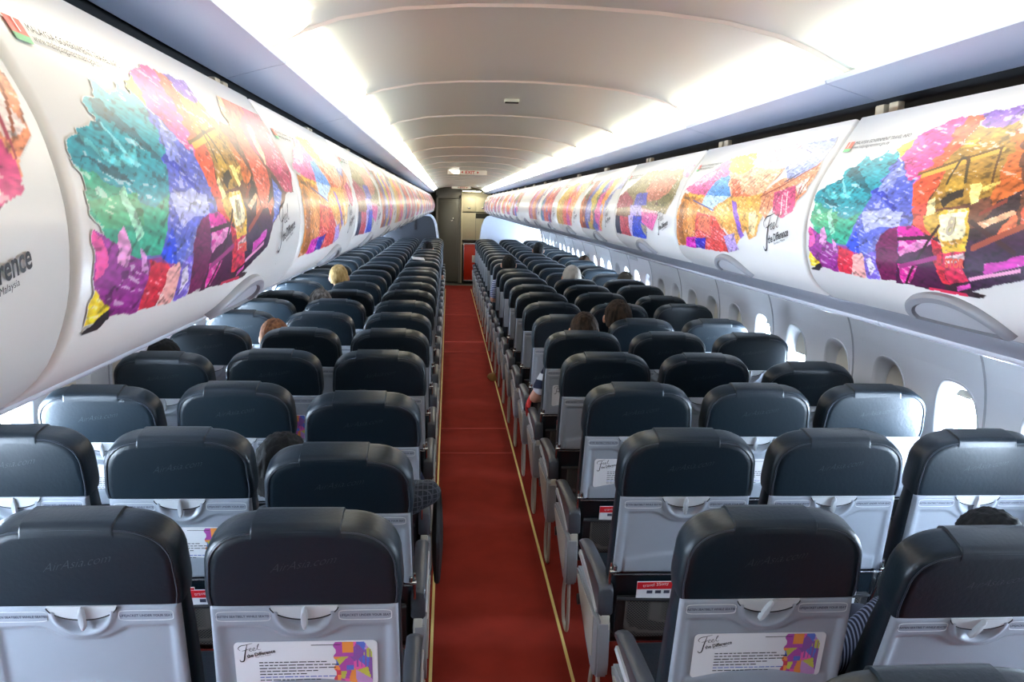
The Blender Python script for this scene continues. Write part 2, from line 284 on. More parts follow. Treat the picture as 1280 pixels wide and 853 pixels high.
ART = {'A':[('#1c98a8',[(0.028,0.413),(0.048,0.387),(0.092,0.358),(0.101,0.315),(0.135,0.265),(0.154,0.238),(0.176,0.258),(0.213,0.227),(0.24,0.244),(0.249,0.233),(0.282,0.267),(0.259,0.404),(0.233,0.508),(0.208,0.601),(0.045,0.537),(0.025,0.459)]),('#14606e',[(0.113,0.33),(0.127,0.28),(0.212,0.377),(0.253,0.416),(0.242,0.438),(0.178,0.375)]),('#58c8d0',[(0.034,0.393),(0.093,0.416),(0.135,0.429),(0.188,0.375),(0.186,0.394),(0.148,0.454),(0.089,0.441)]),('#0c5a68',[(0.036,0.439),(0.104,0.453),(0.138,0.492),(0.077,0.473)]),('#7fd4dc',[(0.103,0.357),(0.113,0.357),(0.167,0.448),(0.158,0.461)]),('#2aa583',[(0.019,0.459),(0.032,0.563),(0.055,0.601),(0.127,0.656),(0.192,0.66),(0.208,0.601),(0.233,0.508),(0.18,0.544),(0.084,0.498)]),('#3fa878',[(0.026,0.532),(0.142,0.509),(0.145,0.582),(0.054,0.588)]),('#9ae0c0',[(0.098,0.511),(0.112,0.498),(0.141,0.606),(0.123,0.62)]),('#5a68cc',[(0.281,0.267),(0.337,0.352),(0.369,0.409),(0.399,0.534),(0.366,0.567),(0.302,0.603),(0.249,0.71),(0.192,0.66),(0.233,0.508),(0.259,0.404)]),('#a8b0e8',[(0.233,0.508),(0.311,0.496),(0.37,0.504),(0.366,0.567),(0.3,0.572),(0.256,0.597)]),('#8a96e0',[(0.259,0.404),(0.292,0.299),(0.324,0.35),(0.296,0.439)]),('#1c44dc',[(0.192,0.66),(0.223,0.593),(0.242,0.643),(0.235,0.707),(0.206,0.693)]),('#3040b8',[(0.249,0.416),(0.257,0.398),(0.345,0.489),(0.338,0.506)]),('#f2d246',[(0.245,0.229),(0.295,0.171),(0.287,0.268)]),('#ea4a9c',[(0.287,0.268),(0.295,0.171),(0.327,0.129),(0.371,0.114),(0.403,0.109),(0.409,0.156),(0.403,0.245),(0.387,0.312),(0.373,0.354),(0.377,0.412),(0.337,0.352)]),('#ee5c3e',[(0.403,0.109),(0.436,0.109),(0.454,0.156),(0.435,0.24),(0.431,0.317),(0.444,0.393),(0.421,0.493),(0.388,0.483),(0.369,0.409),(0.373,0.354),(0.403,0.245)]),('#7d54bc',[(0.433,0.111),(0.531,0.11),(0.554,0.173),(0.51,0.193),(0.462,0.161)]),('#a87e32',[(0.455,0.159),(0.51,0.193),(0.552,0.168),(0.573,0.277),(0.58,0.447),(0.506,0.483),(0.43,0.503),(0.444,0.393),(0.431,0.317),(0.435,0.24)]),('#d9aa40',[(0.44,0.253),(0.445,0.215),(0.483,0.218),(0.487,0.245)]),('#c8923a',[(0.492,0.209),(0.528,0.196),(0.528,0.228)]),('#cf6a30',[(0.554,0.193),(0.562,0.195),(0.64,0.448),(0.589,0.482),(0.578,0.447),(0.577,0.354),(0.573,0.277)]),('#34222c',[(0.573,0.553),(0.596,0.464),(0.636,0.431),(0.663,0.778),(0.573,0.796),(0.392,0.793),(0.389,0.667),(0.472,0.598)]),('#741050',[(0.292,0.681),(0.303,0.625),(0.327,0.582),(0.361,0.566),(0.371,0.67),(0.353,0.786),(0.31,0.791)]),('#4a0c3c',[(0.371,0.67),(0.415,0.603),(0.473,0.617),(0.489,0.691),(0.493,0.788),(0.352,0.795)]),('#dc22a0',[(0.362,0.567),(0.403,0.559),(0.443,0.582),(0.439,0.621),(0.373,0.67)]),('#f08cc8',[(0.371,0.66),(0.409,0.625),(0.437,0.592),(0.461,0.589),(0.47,0.617),(0.373,0.68)]),('#e02a9c',[(0.37,0.712),(0.429,0.712),(0.397,0.787),(0.373,0.79)]),('#e8544a',[(0.391,0.494),(0.427,0.463),(0.449,0.532),(0.472,0.598),(0.436,0.582),(0.404,0.554)]),('#caa040',[(0.426,0.523),(0.465,0.503),(0.479,0.597),(0.461,0.589),(0.44,0.562)]),('#e8b838',[(0.464,0.503),(0.537,0.487),(0.553,0.608),(0.549,0.645),(0.494,0.652),(0.478,0.578)]),('#fff2c4',[(0.47,0.512),(0.535,0.501),(0.536,0.537),(0.541,0.592),(0.49,0.608),(0.476,0.559)]),('#d49a34',[(0.49,0.612),(0.54,0.596),(0.537,0.612),(0.497,0.626)]),('#d82c54',[(0.492,0.652),(0.548,0.636),(0.563,0.723),(0.551,0.74),(0.507,0.763),(0.495,0.71)]),('#f6d8d8',[(0.5,0.663),(0.543,0.643),(0.546,0.668),(0.501,0.691)]),('#e02c40',[(0.462,0.603),(0.487,0.616),(0.498,0.737),(0.508,0.767),(0.487,0.765),(0.469,0.675)]),('#b02048',[(0.55,0.608),(0.56,0.607),(0.569,0.722),(0.561,0.737)]),('#c49a3c',[(0.462,0.409),(0.462,0.378),(0.478,0.367),(0.5,0.377),(0.509,0.412),(0.492,0.427),(0.471,0.439)]),('#2c2420',[(0.462,0.463),(0.472,0.436),(0.507,0.421),(0.516,0.449),(0.495,0.462),(0.473,0.494)]),('#f8e68c',[(0.519,0.407),(0.544,0.402),(0.556,0.464),(0.537,0.476)]),('#f0e2a4',[(0.427,0.463),(0.446,0.453),(0.456,0.512),(0.435,0.524)]),('#f0d070',[(0.548,0.418),(0.58,0.397),(0.584,0.411),(0.555,0.434)]),('#f2744c',[(0.599,0.603),(0.614,0.567),(0.629,0.524),(0.639,0.499),(0.645,0.523),(0.651,0.637),(0.624,0.626)]),('#f8b890',[(0.556,0.546),(0.633,0.492),(0.641,0.506),(0.575,0.563)]),('#96288c',[(0.027,0.589),(0.055,0.601),(0.139,0.666),(0.192,0.666),(0.231,0.69),(0.145,0.79),(0.046,0.77),(0.031,0.718)]),('#f0a0d8',[(0.079,0.598),(0.095,0.584),(0.113,0.633),(0.1,0.673),(0.076,0.655)]),('#d890d0',[(0.132,0.631),(0.149,0.653),(0.154,0.701),(0.138,0.685)]),('#e6509c',[(0.027,0.589),(0.049,0.607),(0.058,0.663),(0.033,0.692)]),('#dc2c44',[(0.159,0.67),(0.212,0.681),(0.232,0.713),(0.197,0.792),(0.148,0.787)]),('#f6b0a8',[(0.216,0.698),(0.25,0.685),(0.269,0.73),(0.245,0.796),(0.202,0.793)]),('#7a60d0',[(0.26,0.686),(0.297,0.67),(0.305,0.792),(0.251,0.792)]),('#e8e0f4',[(0.266,0.707),(0.282,0.7),(0.292,0.748),(0.268,0.777)]),('#f2d424',[(0.032,0.706),(0.045,0.723),(0.072,0.755),(0.056,0.781),(0.023,0.785)]),('#221820',[(0.043,0.783),(0.071,0.76),(0.079,0.783),(0.057,0.801),(0.021,0.8)]),('#e454b8',[(0.522,0.771),(0.621,0.702),(0.669,0.672),(0.669,0.686),(0.587,0.738),(0.526,0.785)]),('#ffffff',[(0.578,0.802),(0.6,0.765),(0.624,0.75),(0.629,0.718),(0.642,0.698),(0.652,0.705),(0.669,0.672),(0.661,0.797)]),('#eab27c',[(0.728,0.064),(0.853,0.05),(0.914,0.071),(0.671,0.223),(0.652,0.183)]),('#e4604a',[(0.736,0.07),(0.874,0.096),(0.728,0.305),(0.767,0.395),(0.746,0.543),(0.659,0.618),(0.648,0.492),(0.651,0.345),(0.654,0.228)]),('#b8305c',[(0.902,0.066),(1.029,0.085),(1.061,0.234),(0.988,0.395),(0.936,0.482),(0.866,0.484),(0.785,0.374),(0.728,0.305),(0.742,0.205)]),('#e8c8a0',[(0.803,0.175),(0.832,0.183),(0.804,0.332),(0.775,0.375),(0.769,0.278)]),('#e04a80',[(0.953,0.186),(0.976,0.193),(0.913,0.38),(0.853,0.407)]),('#3c2028',[(0.765,0.377),(0.866,0.484),(0.785,0.488),(0.695,0.543),(0.793,0.412)]),('#4a6cc8',[(0.786,0.431),(0.84,0.486),(0.775,0.579),(0.726,0.613)]),('#3a1a3c',[(0.55,0.603),(0.695,0.543),(0.726,0.613),(0.691,0.695),(0.559,0.776),(0.543,0.697)]),('#c838a8',[(0.592,0.671),(0.684,0.628),(0.675,0.662),(0.587,0.711)]),('#ffffff',[(0.726,0.623),(0.775,0.579),(0.822,0.543),(0.887,0.484),(0.979,0.481),(0.971,0.691),(0.751,0.816),(0.559,0.776),(0.691,0.695)])],'B':[('#e85a9c',[(0.024,0.363),(0.09,0.309),(0.221,0.208),(0.312,0.123),(0.4,0.253),(0.289,0.412),(0.183,0.397)]),('#f4a0c8',[(0.081,0.323),(0.226,0.215),(0.294,0.203),(0.217,0.318)]),('#f8ba3c',[(0.312,0.123),(0.518,0.118),(0.551,0.227),(0.513,0.264),(0.393,0.243)]),('#aacaea',[(0.518,0.118),(0.579,0.121),(0.626,0.235),(0.551,0.227)]),('#5698e2',[(0.4,0.253),(0.501,0.429),(0.387,0.497),(0.273,0.412),(0.321,0.285)]),('#b8d8f4',[(0.262,0.498),(0.273,0.412),(0.501,0.429),(0.387,0.497),(0.381,0.531)]),('#f8b08c',[(0.393,0.243),(0.513,0.264),(0.551,0.227),(0.626,0.235),(0.579,0.121),(0.717,0.208),(0.786,0.26),(0.778,0.28),(0.722,0.413),(0.662,0.432),(0.501,0.429)]),('#f8b8cc',[(0.579,0.121),(0.813,0.109),(0.79,0.164),(0.776,0.259),(0.7,0.25),(0.629,0.23)]),('#f0704c',[(0.434,0.294),(0.505,0.313),(0.578,0.398),(0.662,0.432),(0.515,0.432)]),('#8c9cdc',[(0.813,0.109),(0.963,0.104),(0.966,0.174),(0.963,0.232),(0.893,0.323),(0.842,0.348),(0.779,0.248),(0.79,0.164)]),('#d8dcf0',[(0.768,0.193),(0.823,0.126),(0.866,0.156),(0.887,0.21),(0.813,0.274)]),('#d28432',[(0.054,0.393),(0.257,0.412),(0.229,0.461),(0.396,0.531),(0.242,0.547),(0.233,0.705),(0.136,0.792),(0.027,0.8),(0.034,0.67),(0.027,0.501)]),('#f4b83c',[(0.088,0.387),(0.257,0.412),(0.251,0.436),(0.123,0.421)]),('#6c4420',[(0.061,0.407),(0.133,0.422),(0.142,0.461),(0.073,0.433)]),('#a05a20',[(0.047,0.459),(0.086,0.461),(0.122,0.781),(0.061,0.788)]),('#f0a058',[(0.129,0.473),(0.183,0.473),(0.224,0.706),(0.17,0.711)]),('#e24440',[(0.239,0.534),(0.42,0.564),(0.484,0.638),(0.544,0.687),(0.515,0.787),(0.308,0.79),(0.233,0.705)]),('#f07858',[(0.262,0.558),(0.376,0.566),(0.388,0.691),(0.271,0.653)]),('#d810b0',[(0.141,0.726),(0.249,0.71),(0.222,0.797),(0.114,0.798)]),('#3424b4',[(0.23,0.723),(0.34,0.707),(0.308,0.79),(0.223,0.795)]),('#eaa84c',[(0.496,0.434),(0.66,0.427),(0.722,0.413),(0.775,0.503),(0.757,0.561),(0.733,0.658),(0.687,0.683),(0.662,0.625),(0.577,0.758),(0.546,0.676),(0.396,0.531),(0.422,0.473)]),('#f8d8a0',[(0.67,0.524),(0.713,0.513),(0.736,0.562),(0.722,0.66),(0.687,0.643)]),('#e8c068',[(0.405,0.508),(0.496,0.451),(0.536,0.592),(0.481,0.594)]),('#8050c4',[(0.52,0.452),(0.56,0.463),(0.653,0.666),(0.625,0.685),(0.587,0.589)]),('#b89ce0',[(0.498,0.681),(0.578,0.652),(0.604,0.755),(0.516,0.785)]),('#e8946c',[(0.722,0.413),(0.802,0.325),(0.893,0.323),(0.963,0.232),(0.975,0.302),(0.967,0.412),(0.935,0.456),(0.928,0.501),(0.874,0.547),(0.813,0.493),(0.788,0.559),(0.737,0.523)]),('#d0487c',[(0.794,0.411),(0.899,0.372),(0.929,0.464),(0.93,0.509),(0.876,0.556),(0.82,0.521)]),('#f8e0d8',[(0.899,0.372),(0.946,0.327),(0.964,0.403),(0.926,0.428)])],'C':[('#8c7e58',[(0.034,0.387),(0.187,0.262),(0.328,0.138),(0.855,0.133),(0.915,0.175),(0.916,0.27),(0.951,0.408),(0.884,0.562),(0.749,0.539),(0.511,0.497),(0.211,0.498)]),('#c47c68',[(0.505,0.184),(0.704,0.171),(0.867,0.257),(0.842,0.379),(0.735,0.441),(0.59,0.458),(0.482,0.324)]),('#7c84b0',[(0.635,0.126),(0.855,0.133),(0.846,0.151),(0.694,0.16)]),('#e272a4',[(0.855,0.133),(0.98,0.125),(0.987,0.191),(0.976,0.247),(0.908,0.222)]),('#5458b8',[(0.364,0.373),(0.534,0.368),(0.581,0.487),(0.365,0.493)]),('#a84a60',[(0.032,0.488),(0.034,0.387),(0.132,0.33),(0.338,0.446),(0.33,0.498),(0.047,0.522)]),('#b0a4e4',[(0.305,0.488),(0.506,0.487),(0.539,0.582),(0.339,0.588)]),('#e8a8b8',[(0.518,0.516),(0.764,0.539),(0.79,0.578),(0.539,0.601)]),('#26304c',[(0.046,0.598),(0.135,0.596),(0.148,0.786),(0.028,0.782)]),('#c84a58',[(0.135,0.596),(0.321,0.61),(0.327,0.792),(0.138,0.785)]),('#c8b8ec',[(0.3,0.589),(0.415,0.586),(0.438,0.742),(0.329,0.788)]),('#2848cc',[(0.396,0.587),(0.539,0.587),(0.623,0.727),(0.584,0.793),(0.356,0.791)]),('#e460a4',[(0.527,0.544),(0.786,0.564),(0.749,0.637),(0.705,0.711),(0.639,0.683),(0.541,0.638)]),('#a8a088',[(0.524,0.648),(0.624,0.68),(0.599,0.772),(0.549,0.723)]),('#6c6840',[(0.71,0.449),(0.848,0.388),(0.934,0.399),(0.876,0.494),(0.75,0.496)]),('#5c3c30',[(0.705,0.468),(0.74,0.449),(0.759,0.486),(0.715,0.486)])]}
ARTL = {'A':[('#6a4a18',0.0055,[(0.369,0.354),(0.547,0.264)]),('#d8a640',0.0077,[(0.383,0.362),(0.551,0.275)]),('#4a3a20',0.0055,[(0.461,0.399),(0.463,0.298),(0.477,0.298),(0.487,0.314),(0.505,0.397)]),('#5a3818',0.0044,[(0.478,0.293),(0.486,0.324)]),('#5a3818',0.0044,[(0.545,0.267),(0.567,0.401)]),('#3a1a20',0.0066,[(0.55,0.537),(0.651,0.63)]),('#a04a34',0.0077,[(0.563,0.625),(0.659,0.547)]),('#8a3c30',0.0055,[(0.566,0.509),(0.612,0.464)]),('#2c1018',0.0055,[(0.475,0.559),(0.385,0.786)]),('#a02878',0.0066,[(0.375,0.721),(0.476,0.67)]),('#30101c',0.0055,[(0.368,0.613),(0.458,0.599)]),('#f4a8d0',0.0044,[(0.558,0.733),(0.663,0.682)]),('#d82c54',0.0055,[(0.451,0.795),(0.543,0.795)])],'B':[('#903c30',0.0042,[(0.719,0.433),(0.826,0.373),(0.959,0.255)]),('#3c2c60',0.0042,[(0.827,0.347),(0.883,0.302)]),('#6c2048',0.0032,[(0.82,0.521),(0.825,0.417)]),('#a04838',0.0032,[(0.726,0.423),(0.778,0.28)]),('#8c3028',0.0032,[(0.737,0.523),(0.751,0.434)]),('#8c3028',0.0032,[(0.784,0.541),(0.782,0.434)]),('#fff0e8',0.0032,[(0.848,0.427),(0.87,0.528)]),('#fff0e8',0.0032,[(0.87,0.408),(0.896,0.519)]),('#a83c50',0.0032,[(0.931,0.456),(0.93,0.364)]),('#4c5088',0.0032,[(0.79,0.249),(0.837,0.15),(0.879,0.179),(0.809,0.284)]),('#2848a0',0.0032,[(0.172,0.448),(0.393,0.519)]),('#984c28',0.0042,[(0.942,0.411),(0.959,0.319)]),('#984c28',0.0042,[(0.561,0.419),(0.572,0.387)])],'C':[('#c8b890',0.0019,[(0.432,0.222),(0.429,0.364),(0.433,0.527)]),('#ffffff',0.0019,[(0.709,0.324),(0.714,0.359)]),('#e8c8a0',0.0019,[(0.806,0.349),(0.803,0.382)]),('#e0a0a0',0.0019,[(0.695,0.373),(0.701,0.403)]),('#a8a070',0.0026,[(0.865,0.159),(0.929,0.39)]),('#e8d8c8',0.0019,[(0.137,0.637),(0.149,0.766)])]}

# ------------------------------------------------------------------ painted pictures (vertex colours on a curved film)
def vnoise(U, V, fr, seed):
    rs = np.random.RandomState(seed); G = rs.rand(64, 64)
    x = U*fr; y = V*fr; xi = np.floor(x).astype(int); yi = np.floor(y).astype(int); fx = x-xi; fy = y-yi
    fx = fx*fx*(3-2*fx); fy = fy*fy*(3-2*fy)
    g = lambda a, b: G[a % 64, b % 64]
    return (g(xi, yi)*(1-fx)+g(xi+1, yi)*fx)*(1-fy)+(g(xi, yi+1)*(1-fx)+g(xi+1, yi+1)*fx)*fy
def inpoly(U, V, P):
    r = np.zeros(U.shape, bool); n = len(P)
    for i in range(n):
        x0, y0 = P[i]; x1, y1 = P[(i+1) % n]
        if y0 == y1: continue
        c = ((V < y0) != (V < y1)) & (U < (x1-x0)*(V-y0)/(y1-y0)+x0); r ^= c
    return r
WHITE = np.array(s2l('#dfdedc'))
def paint(key, NU, NV, seed, polys=None, lines=None):
    u = np.linspace(.015, .985, NU); v = np.linspace(.10, .83, NV); U, V = np.meshgrid(u, v)
    j = np.where(V+.35*U < .52, .011, .0035)
    wu = U+(vnoise(U, V, 38, seed)-.5)*j*2+(vnoise(U, V, 90, seed+1)-.5)*j; wv = V+(vnoise(U, V, 38, seed+2)-.5)*j*2+(vnoise(U, V, 90, seed+3)-.5)*j
    C = np.ones(U.shape+(3,))*WHITE; M = np.zeros(U.shape, bool)
    base = {'A': [('#6a70b8', [(.06, .50), (.20, .30), (.5, .25), (.5, .77), (.06, .76)]), ('#6e4030', [(.40, .25), (.95, .20), (.96, .60), (.80, .79), (.40, .79)])], 'B': [('#e89a60', [(.06, .42), (.3, .2), (.6, .2), (.6, .55), (.34, .78), (.05, .76)])], 'C': [('#8c7058', [(.06, .45), (.3, .2), (.8, .2), (.7, .6), (.5, .78), (.05, .76)])]}.get(key, [])
    for col, P in base+polys:
        m = inpoly(wu, wv, P); C[m] = s2l(col); w = np.allclose(s2l(col), (1, 1, 1)); M[m] = not w
        if w: C[m] = WHITE
    # painterly strokes: streaky brightness and small hue slips inside the picture
    # painterly strokes: fine streaks, small lighter and darker dabs inside the picture
    S1 = U*.8+V*.55; S2 = V*.8-U*.45
    a = vnoise(S1*.9, S2*5.0, 34, seed+5); b = vnoise(S2*1.2, S1*4.5, 30, seed+6); c = vnoise(U, V, 120, seed+7); d = vnoise(U, V, 16, seed+8)
    k = (.70+.60*a)*(.80+.42*b)*(.74+.52*c)
    C[M] *= k[M][:, None]
    hl = (a*.6+c*.4 > .71) & (d > .42) & M & (C.sum(-1) > .45); C[hl] = C[hl]*.6+.34
    dk = (b*.6+c*.4 < .30) & (d < .62) & M; C[dk] *= .55
    ln = (np.abs(vnoise(U*1.3+V, V-U*.3, 40, seed+9)-.5) < .03) & (d > .5) & M; C[ln] *= .62
    for col, w, P in lines or []:
        c3 = np.array(s2l(col))
        for (x0, y0), (x1, y1) in zip(P, P[1:]):
            dx, dy = x1-x0, (y1-y0)*.42; l2 = dx*dx+dy*dy+1e-9; t = np.clip(((U-x0)*dx+(V-y0)*.42*dy)/l2, 0, 1)
            d = np.hypot(U-x0-t*dx, (V-y0)*.42-t*dy); C[d < w*.55] = c3
    return u, v, np.clip(C, 0, 1), M
def film_mesh(side, key, NU, NV, seed, polys, lines, drop=(.0, .0)):
    u, v, C, M = paint(key, NU, NV, seed, polys, lines)
    f = dfn(side, .0012); X = np.empty((NV, NU, 3))
    for j2 in range(NV):
        x, _, z = f(0, v[j2]); X[j2, :, 0] = x; X[j2, :, 2] = z
    X[:, :, 1] = ((u-.5)*MOD if side < 0 else (.5-u)*MOD)[None, :]
    idx = np.arange(NU*NV).reshape(NV, NU)
    q = np.stack([idx[:-1, :-1], idx[:-1, 1:], idx[1:, 1:], idx[1:, :-1]], -1).reshape(-1, 4)
    if side < 0: q = q[:, ::-1]
    keep = (M[:-1, :-1] | M[1:, 1:] | M[:-1, 1:] | M[1:, :-1]).reshape(-1); q = q[keep]
    used = np.unique(q); rem = -np.ones(NU*NV, int); rem[used] = np.arange(len(used)); q = rem[q]; P = X.reshape(-1, 3)[used]; CC = C.reshape(-1, 3)[used]
    me = bpy.data.meshes.new('artwork'); me.vertices.add(len(P)); me.vertices.foreach_set('co', P.ravel().astype(np.float32))
    me.loops.add(q.size); me.loops.foreach_set('vertex_index', q.ravel().astype(np.int32)); me.polygons.add(len(q))
    me.polygons.foreach_set('loop_start', np.arange(0, q.size, 4, dtype=np.int32)); me.update(calc_edges=True)
    at = me.color_attributes.new('Col', 'FLOAT_COLOR', 'POINT'); at.data.foreach_set('color', np.c_[CC, np.ones(len(CC))].ravel().astype(np.float32))
    me.polygons.foreach_set('use_smooth', [True]*len(me.polygons)); me.materials.append(MAT['printed_film']); me.validate()
    return me
def stripes(seed, cols, blank=False):      # the further pictures: slanting fields of colour
    rs = random.Random(seed); out = []; x = .04; n = len(cols)
    for i, c in enumerate(cols):
        w = (.80/n)*(.7+.6*rs.random()); k = .20*rs.random()+.04
        out.append((c, [(x+k, .13+.05*rs.random()), (x+w+k+.03, .11+.04*rs.random()), (x+w+.02, .45), (x+w*1.05, .79), (x-.01, .79), (x-.015, .45)])); x += w
    for i in range(10):
        cx, cy = rs.uniform(.12, .72), rs.uniform(.25, .72); r = rs.uniform(.03, .09)
        out.append((rs.choice(cols), [(cx+r*math.cos(t)*rs.uniform(.6, 1.2), cy+1.6*r*math.sin(t)*rs.uniform(.6, 1.2)) for t in [k*PI/3.5 for k in range(7)]]))
    out.append(('#ffffff', [(.80, .82), (.66, .80), (.74, .62), (.84, .42), (.88, .30), (.99, .30), (.99, .82)]))
    return out
PICT = {
 'A': ('racing car amid teal paint', ART['A'], ARTL['A']),
 'B': ('old street and domes', ART['B'], ARTL['B']),
 'C': ('olive and blue city', ART['C'], ARTL['C']),
 'D': ('orange, blue and olive bands', stripes(3, ['#d06a34', '#8c3a30', '#4858b0', '#c8b040', '#6c6c50', '#e0489c', '#f0a040', '#8c90c8']), []),
 'E': ('yellow and coral bands', stripes(5, ['#d8b040', '#c89838', '#e86048', '#d85ab0', '#f08c60', '#f4b070']), []),
 'F': ('teal and red bands', stripes(8, ['#4c8ca0', '#5a70b8', '#d8683c', '#c83c50', '#e0583c', '#b0384c']), []),
 'G': ('violet and orange bands', stripes(11, ['#c85060', '#b870a8', '#e08c50', '#c07050', '#8c7ca8']), []),
 'N': ('plain white front', None, None)}
seqR = 'ABCDEFGNCBEDFBGCAE'; seqL = 'ABCDEFGBCEDFABGCDE'

# ------------------------------------------------------------------ the cabin shell
def build_shell():
    # floor
    bm = bmesh.new(); box(bm, (0, (BACK+END+.8)/2, -.02), (3.9, END+.8-BACK, .04)); tag(to_obj('floor', bm_mesh(bm, 'floor', 'carpet')), kind='structure')
    bm = bmesh.new(); box(bm, (0, END+.8+.9, -.02), (3.9, 1.8, .04)); tag(to_obj('floor_galley', bm_mesh(bm, 'floor_galley', 'galley_floor')), kind='structure')
    for i, s in enumerate((-1, 1)):
        bm = bmesh.new(); box(bm, (s*.287, (BACK+END)/2, .002), (.013, END-BACK, .005), .001, 1)
        tag(to_obj('trim_%d' % (i+1), bm_mesh(bm, 'floor_light_strip', 'floor_strip')), kind='structure')
    bm = bmesh.new()
    for y in (6.05, 6.75, 10.4, 11.2, 14.0): box(bm, (0, y, .001), (.55, .02, .003))
    tag(to_obj('trim_3', bm_mesh(bm, 'carpet_joint', 'carpet_joint')), kind='structure')
    # domed ceiling, one shell with a raised joint every module
    dome = [(-.628, 2.176), (-.615, 2.183), (-.597, 2.19), (-.53, 2.222), (-.457, 2.249), (-.337, 2.273), (-.2, 2.285), (-.05, 2.29)]
    prof = dome+[(-x, z) for x, z in dome[::-1]]
    bm = bmesh.new(); Y0 = SEAM0+MOD+.015
    ks = range(-3, 18); rib = [q for q in prof if abs(q[0]) < .58]; rib = [(-.625, 2.178), (-.597, 2.190)]+rib+[(.597, 2.190), (.625, 2.178)]
    for k in ks:
        a = Y0+k*MOD+.010; b = Y0+(k+1)*MOD-.010
        extrude_profile(bm, prof, a, b)
        inn = [(x*.995, z+.006) for x, z in rib]
        loft(bm, [[(x, b, z) for x, z in rib], [(x, b+.004, z) for x, z in inn], [(x, b+.016, z) for x, z in inn], [(x, b+.020, z) for x, z in rib]], False, False, closed=False, mi=1)
        loft(bm, [[(x, b-.014, z-.0005) for x, z in rib], [(x, b-.007, z-.006) for x, z in rib], [(x, b-.0005, z-.0005) for x, z in rib]], False, False, closed=False, mi=1)
    # solid outer skin so no sky gets in
    out = [(-1.05, 2.05), (-.8, 2.30), (0, 2.42), (.8, 2.30), (1.05, 2.05)]
    extrude_profile(bm, out, BACK, END+2.6, mi=2)
    tag(to_obj('ceiling', bm_mesh(bm, 'ceiling', ['dome', 'dome_joint', 'recess_black'])), kind='structure')
    # blue-grey cove panels with the lip that hides the tubes
    for i, s in enumerate((-1, 1)):
        bm = bmesh.new()
        for k in ks:
            a = Y0+k*MOD+.002; b = Y0+(k+1)*MOD-.002
            p = [(.572, 2.170), (.566, 2.166), (.568, 2.158), (.60, 2.150), (.684, 2.126), (.690, 2.128), (.700, 2.150), (.60, 2.165), (.58, 2.171)]
            extrude_profile(bm, [(s*x, z) for x, z in p], a, b, True)
        tag(to_obj('trim_%d' % (i+4), bm_mesh(bm, 'cove_panel', 'cove_panel')), kind='structure')
        # recess above the bins; black strip paints in the shade of the deep gap
        bm = bmesh.new(); extrude_profile(bm, [(s*.700, 2.149), (s*.740, 2.155), (s*.740, 2.05), (s*.76, 2.05), (s*.76, 2.17), (s*.700, 2.155)], BACK, END, True)
        tag(to_obj('trim_%d' % (i+6), bm_mesh(bm, 'recess', 'recess_black')), kind='structure')

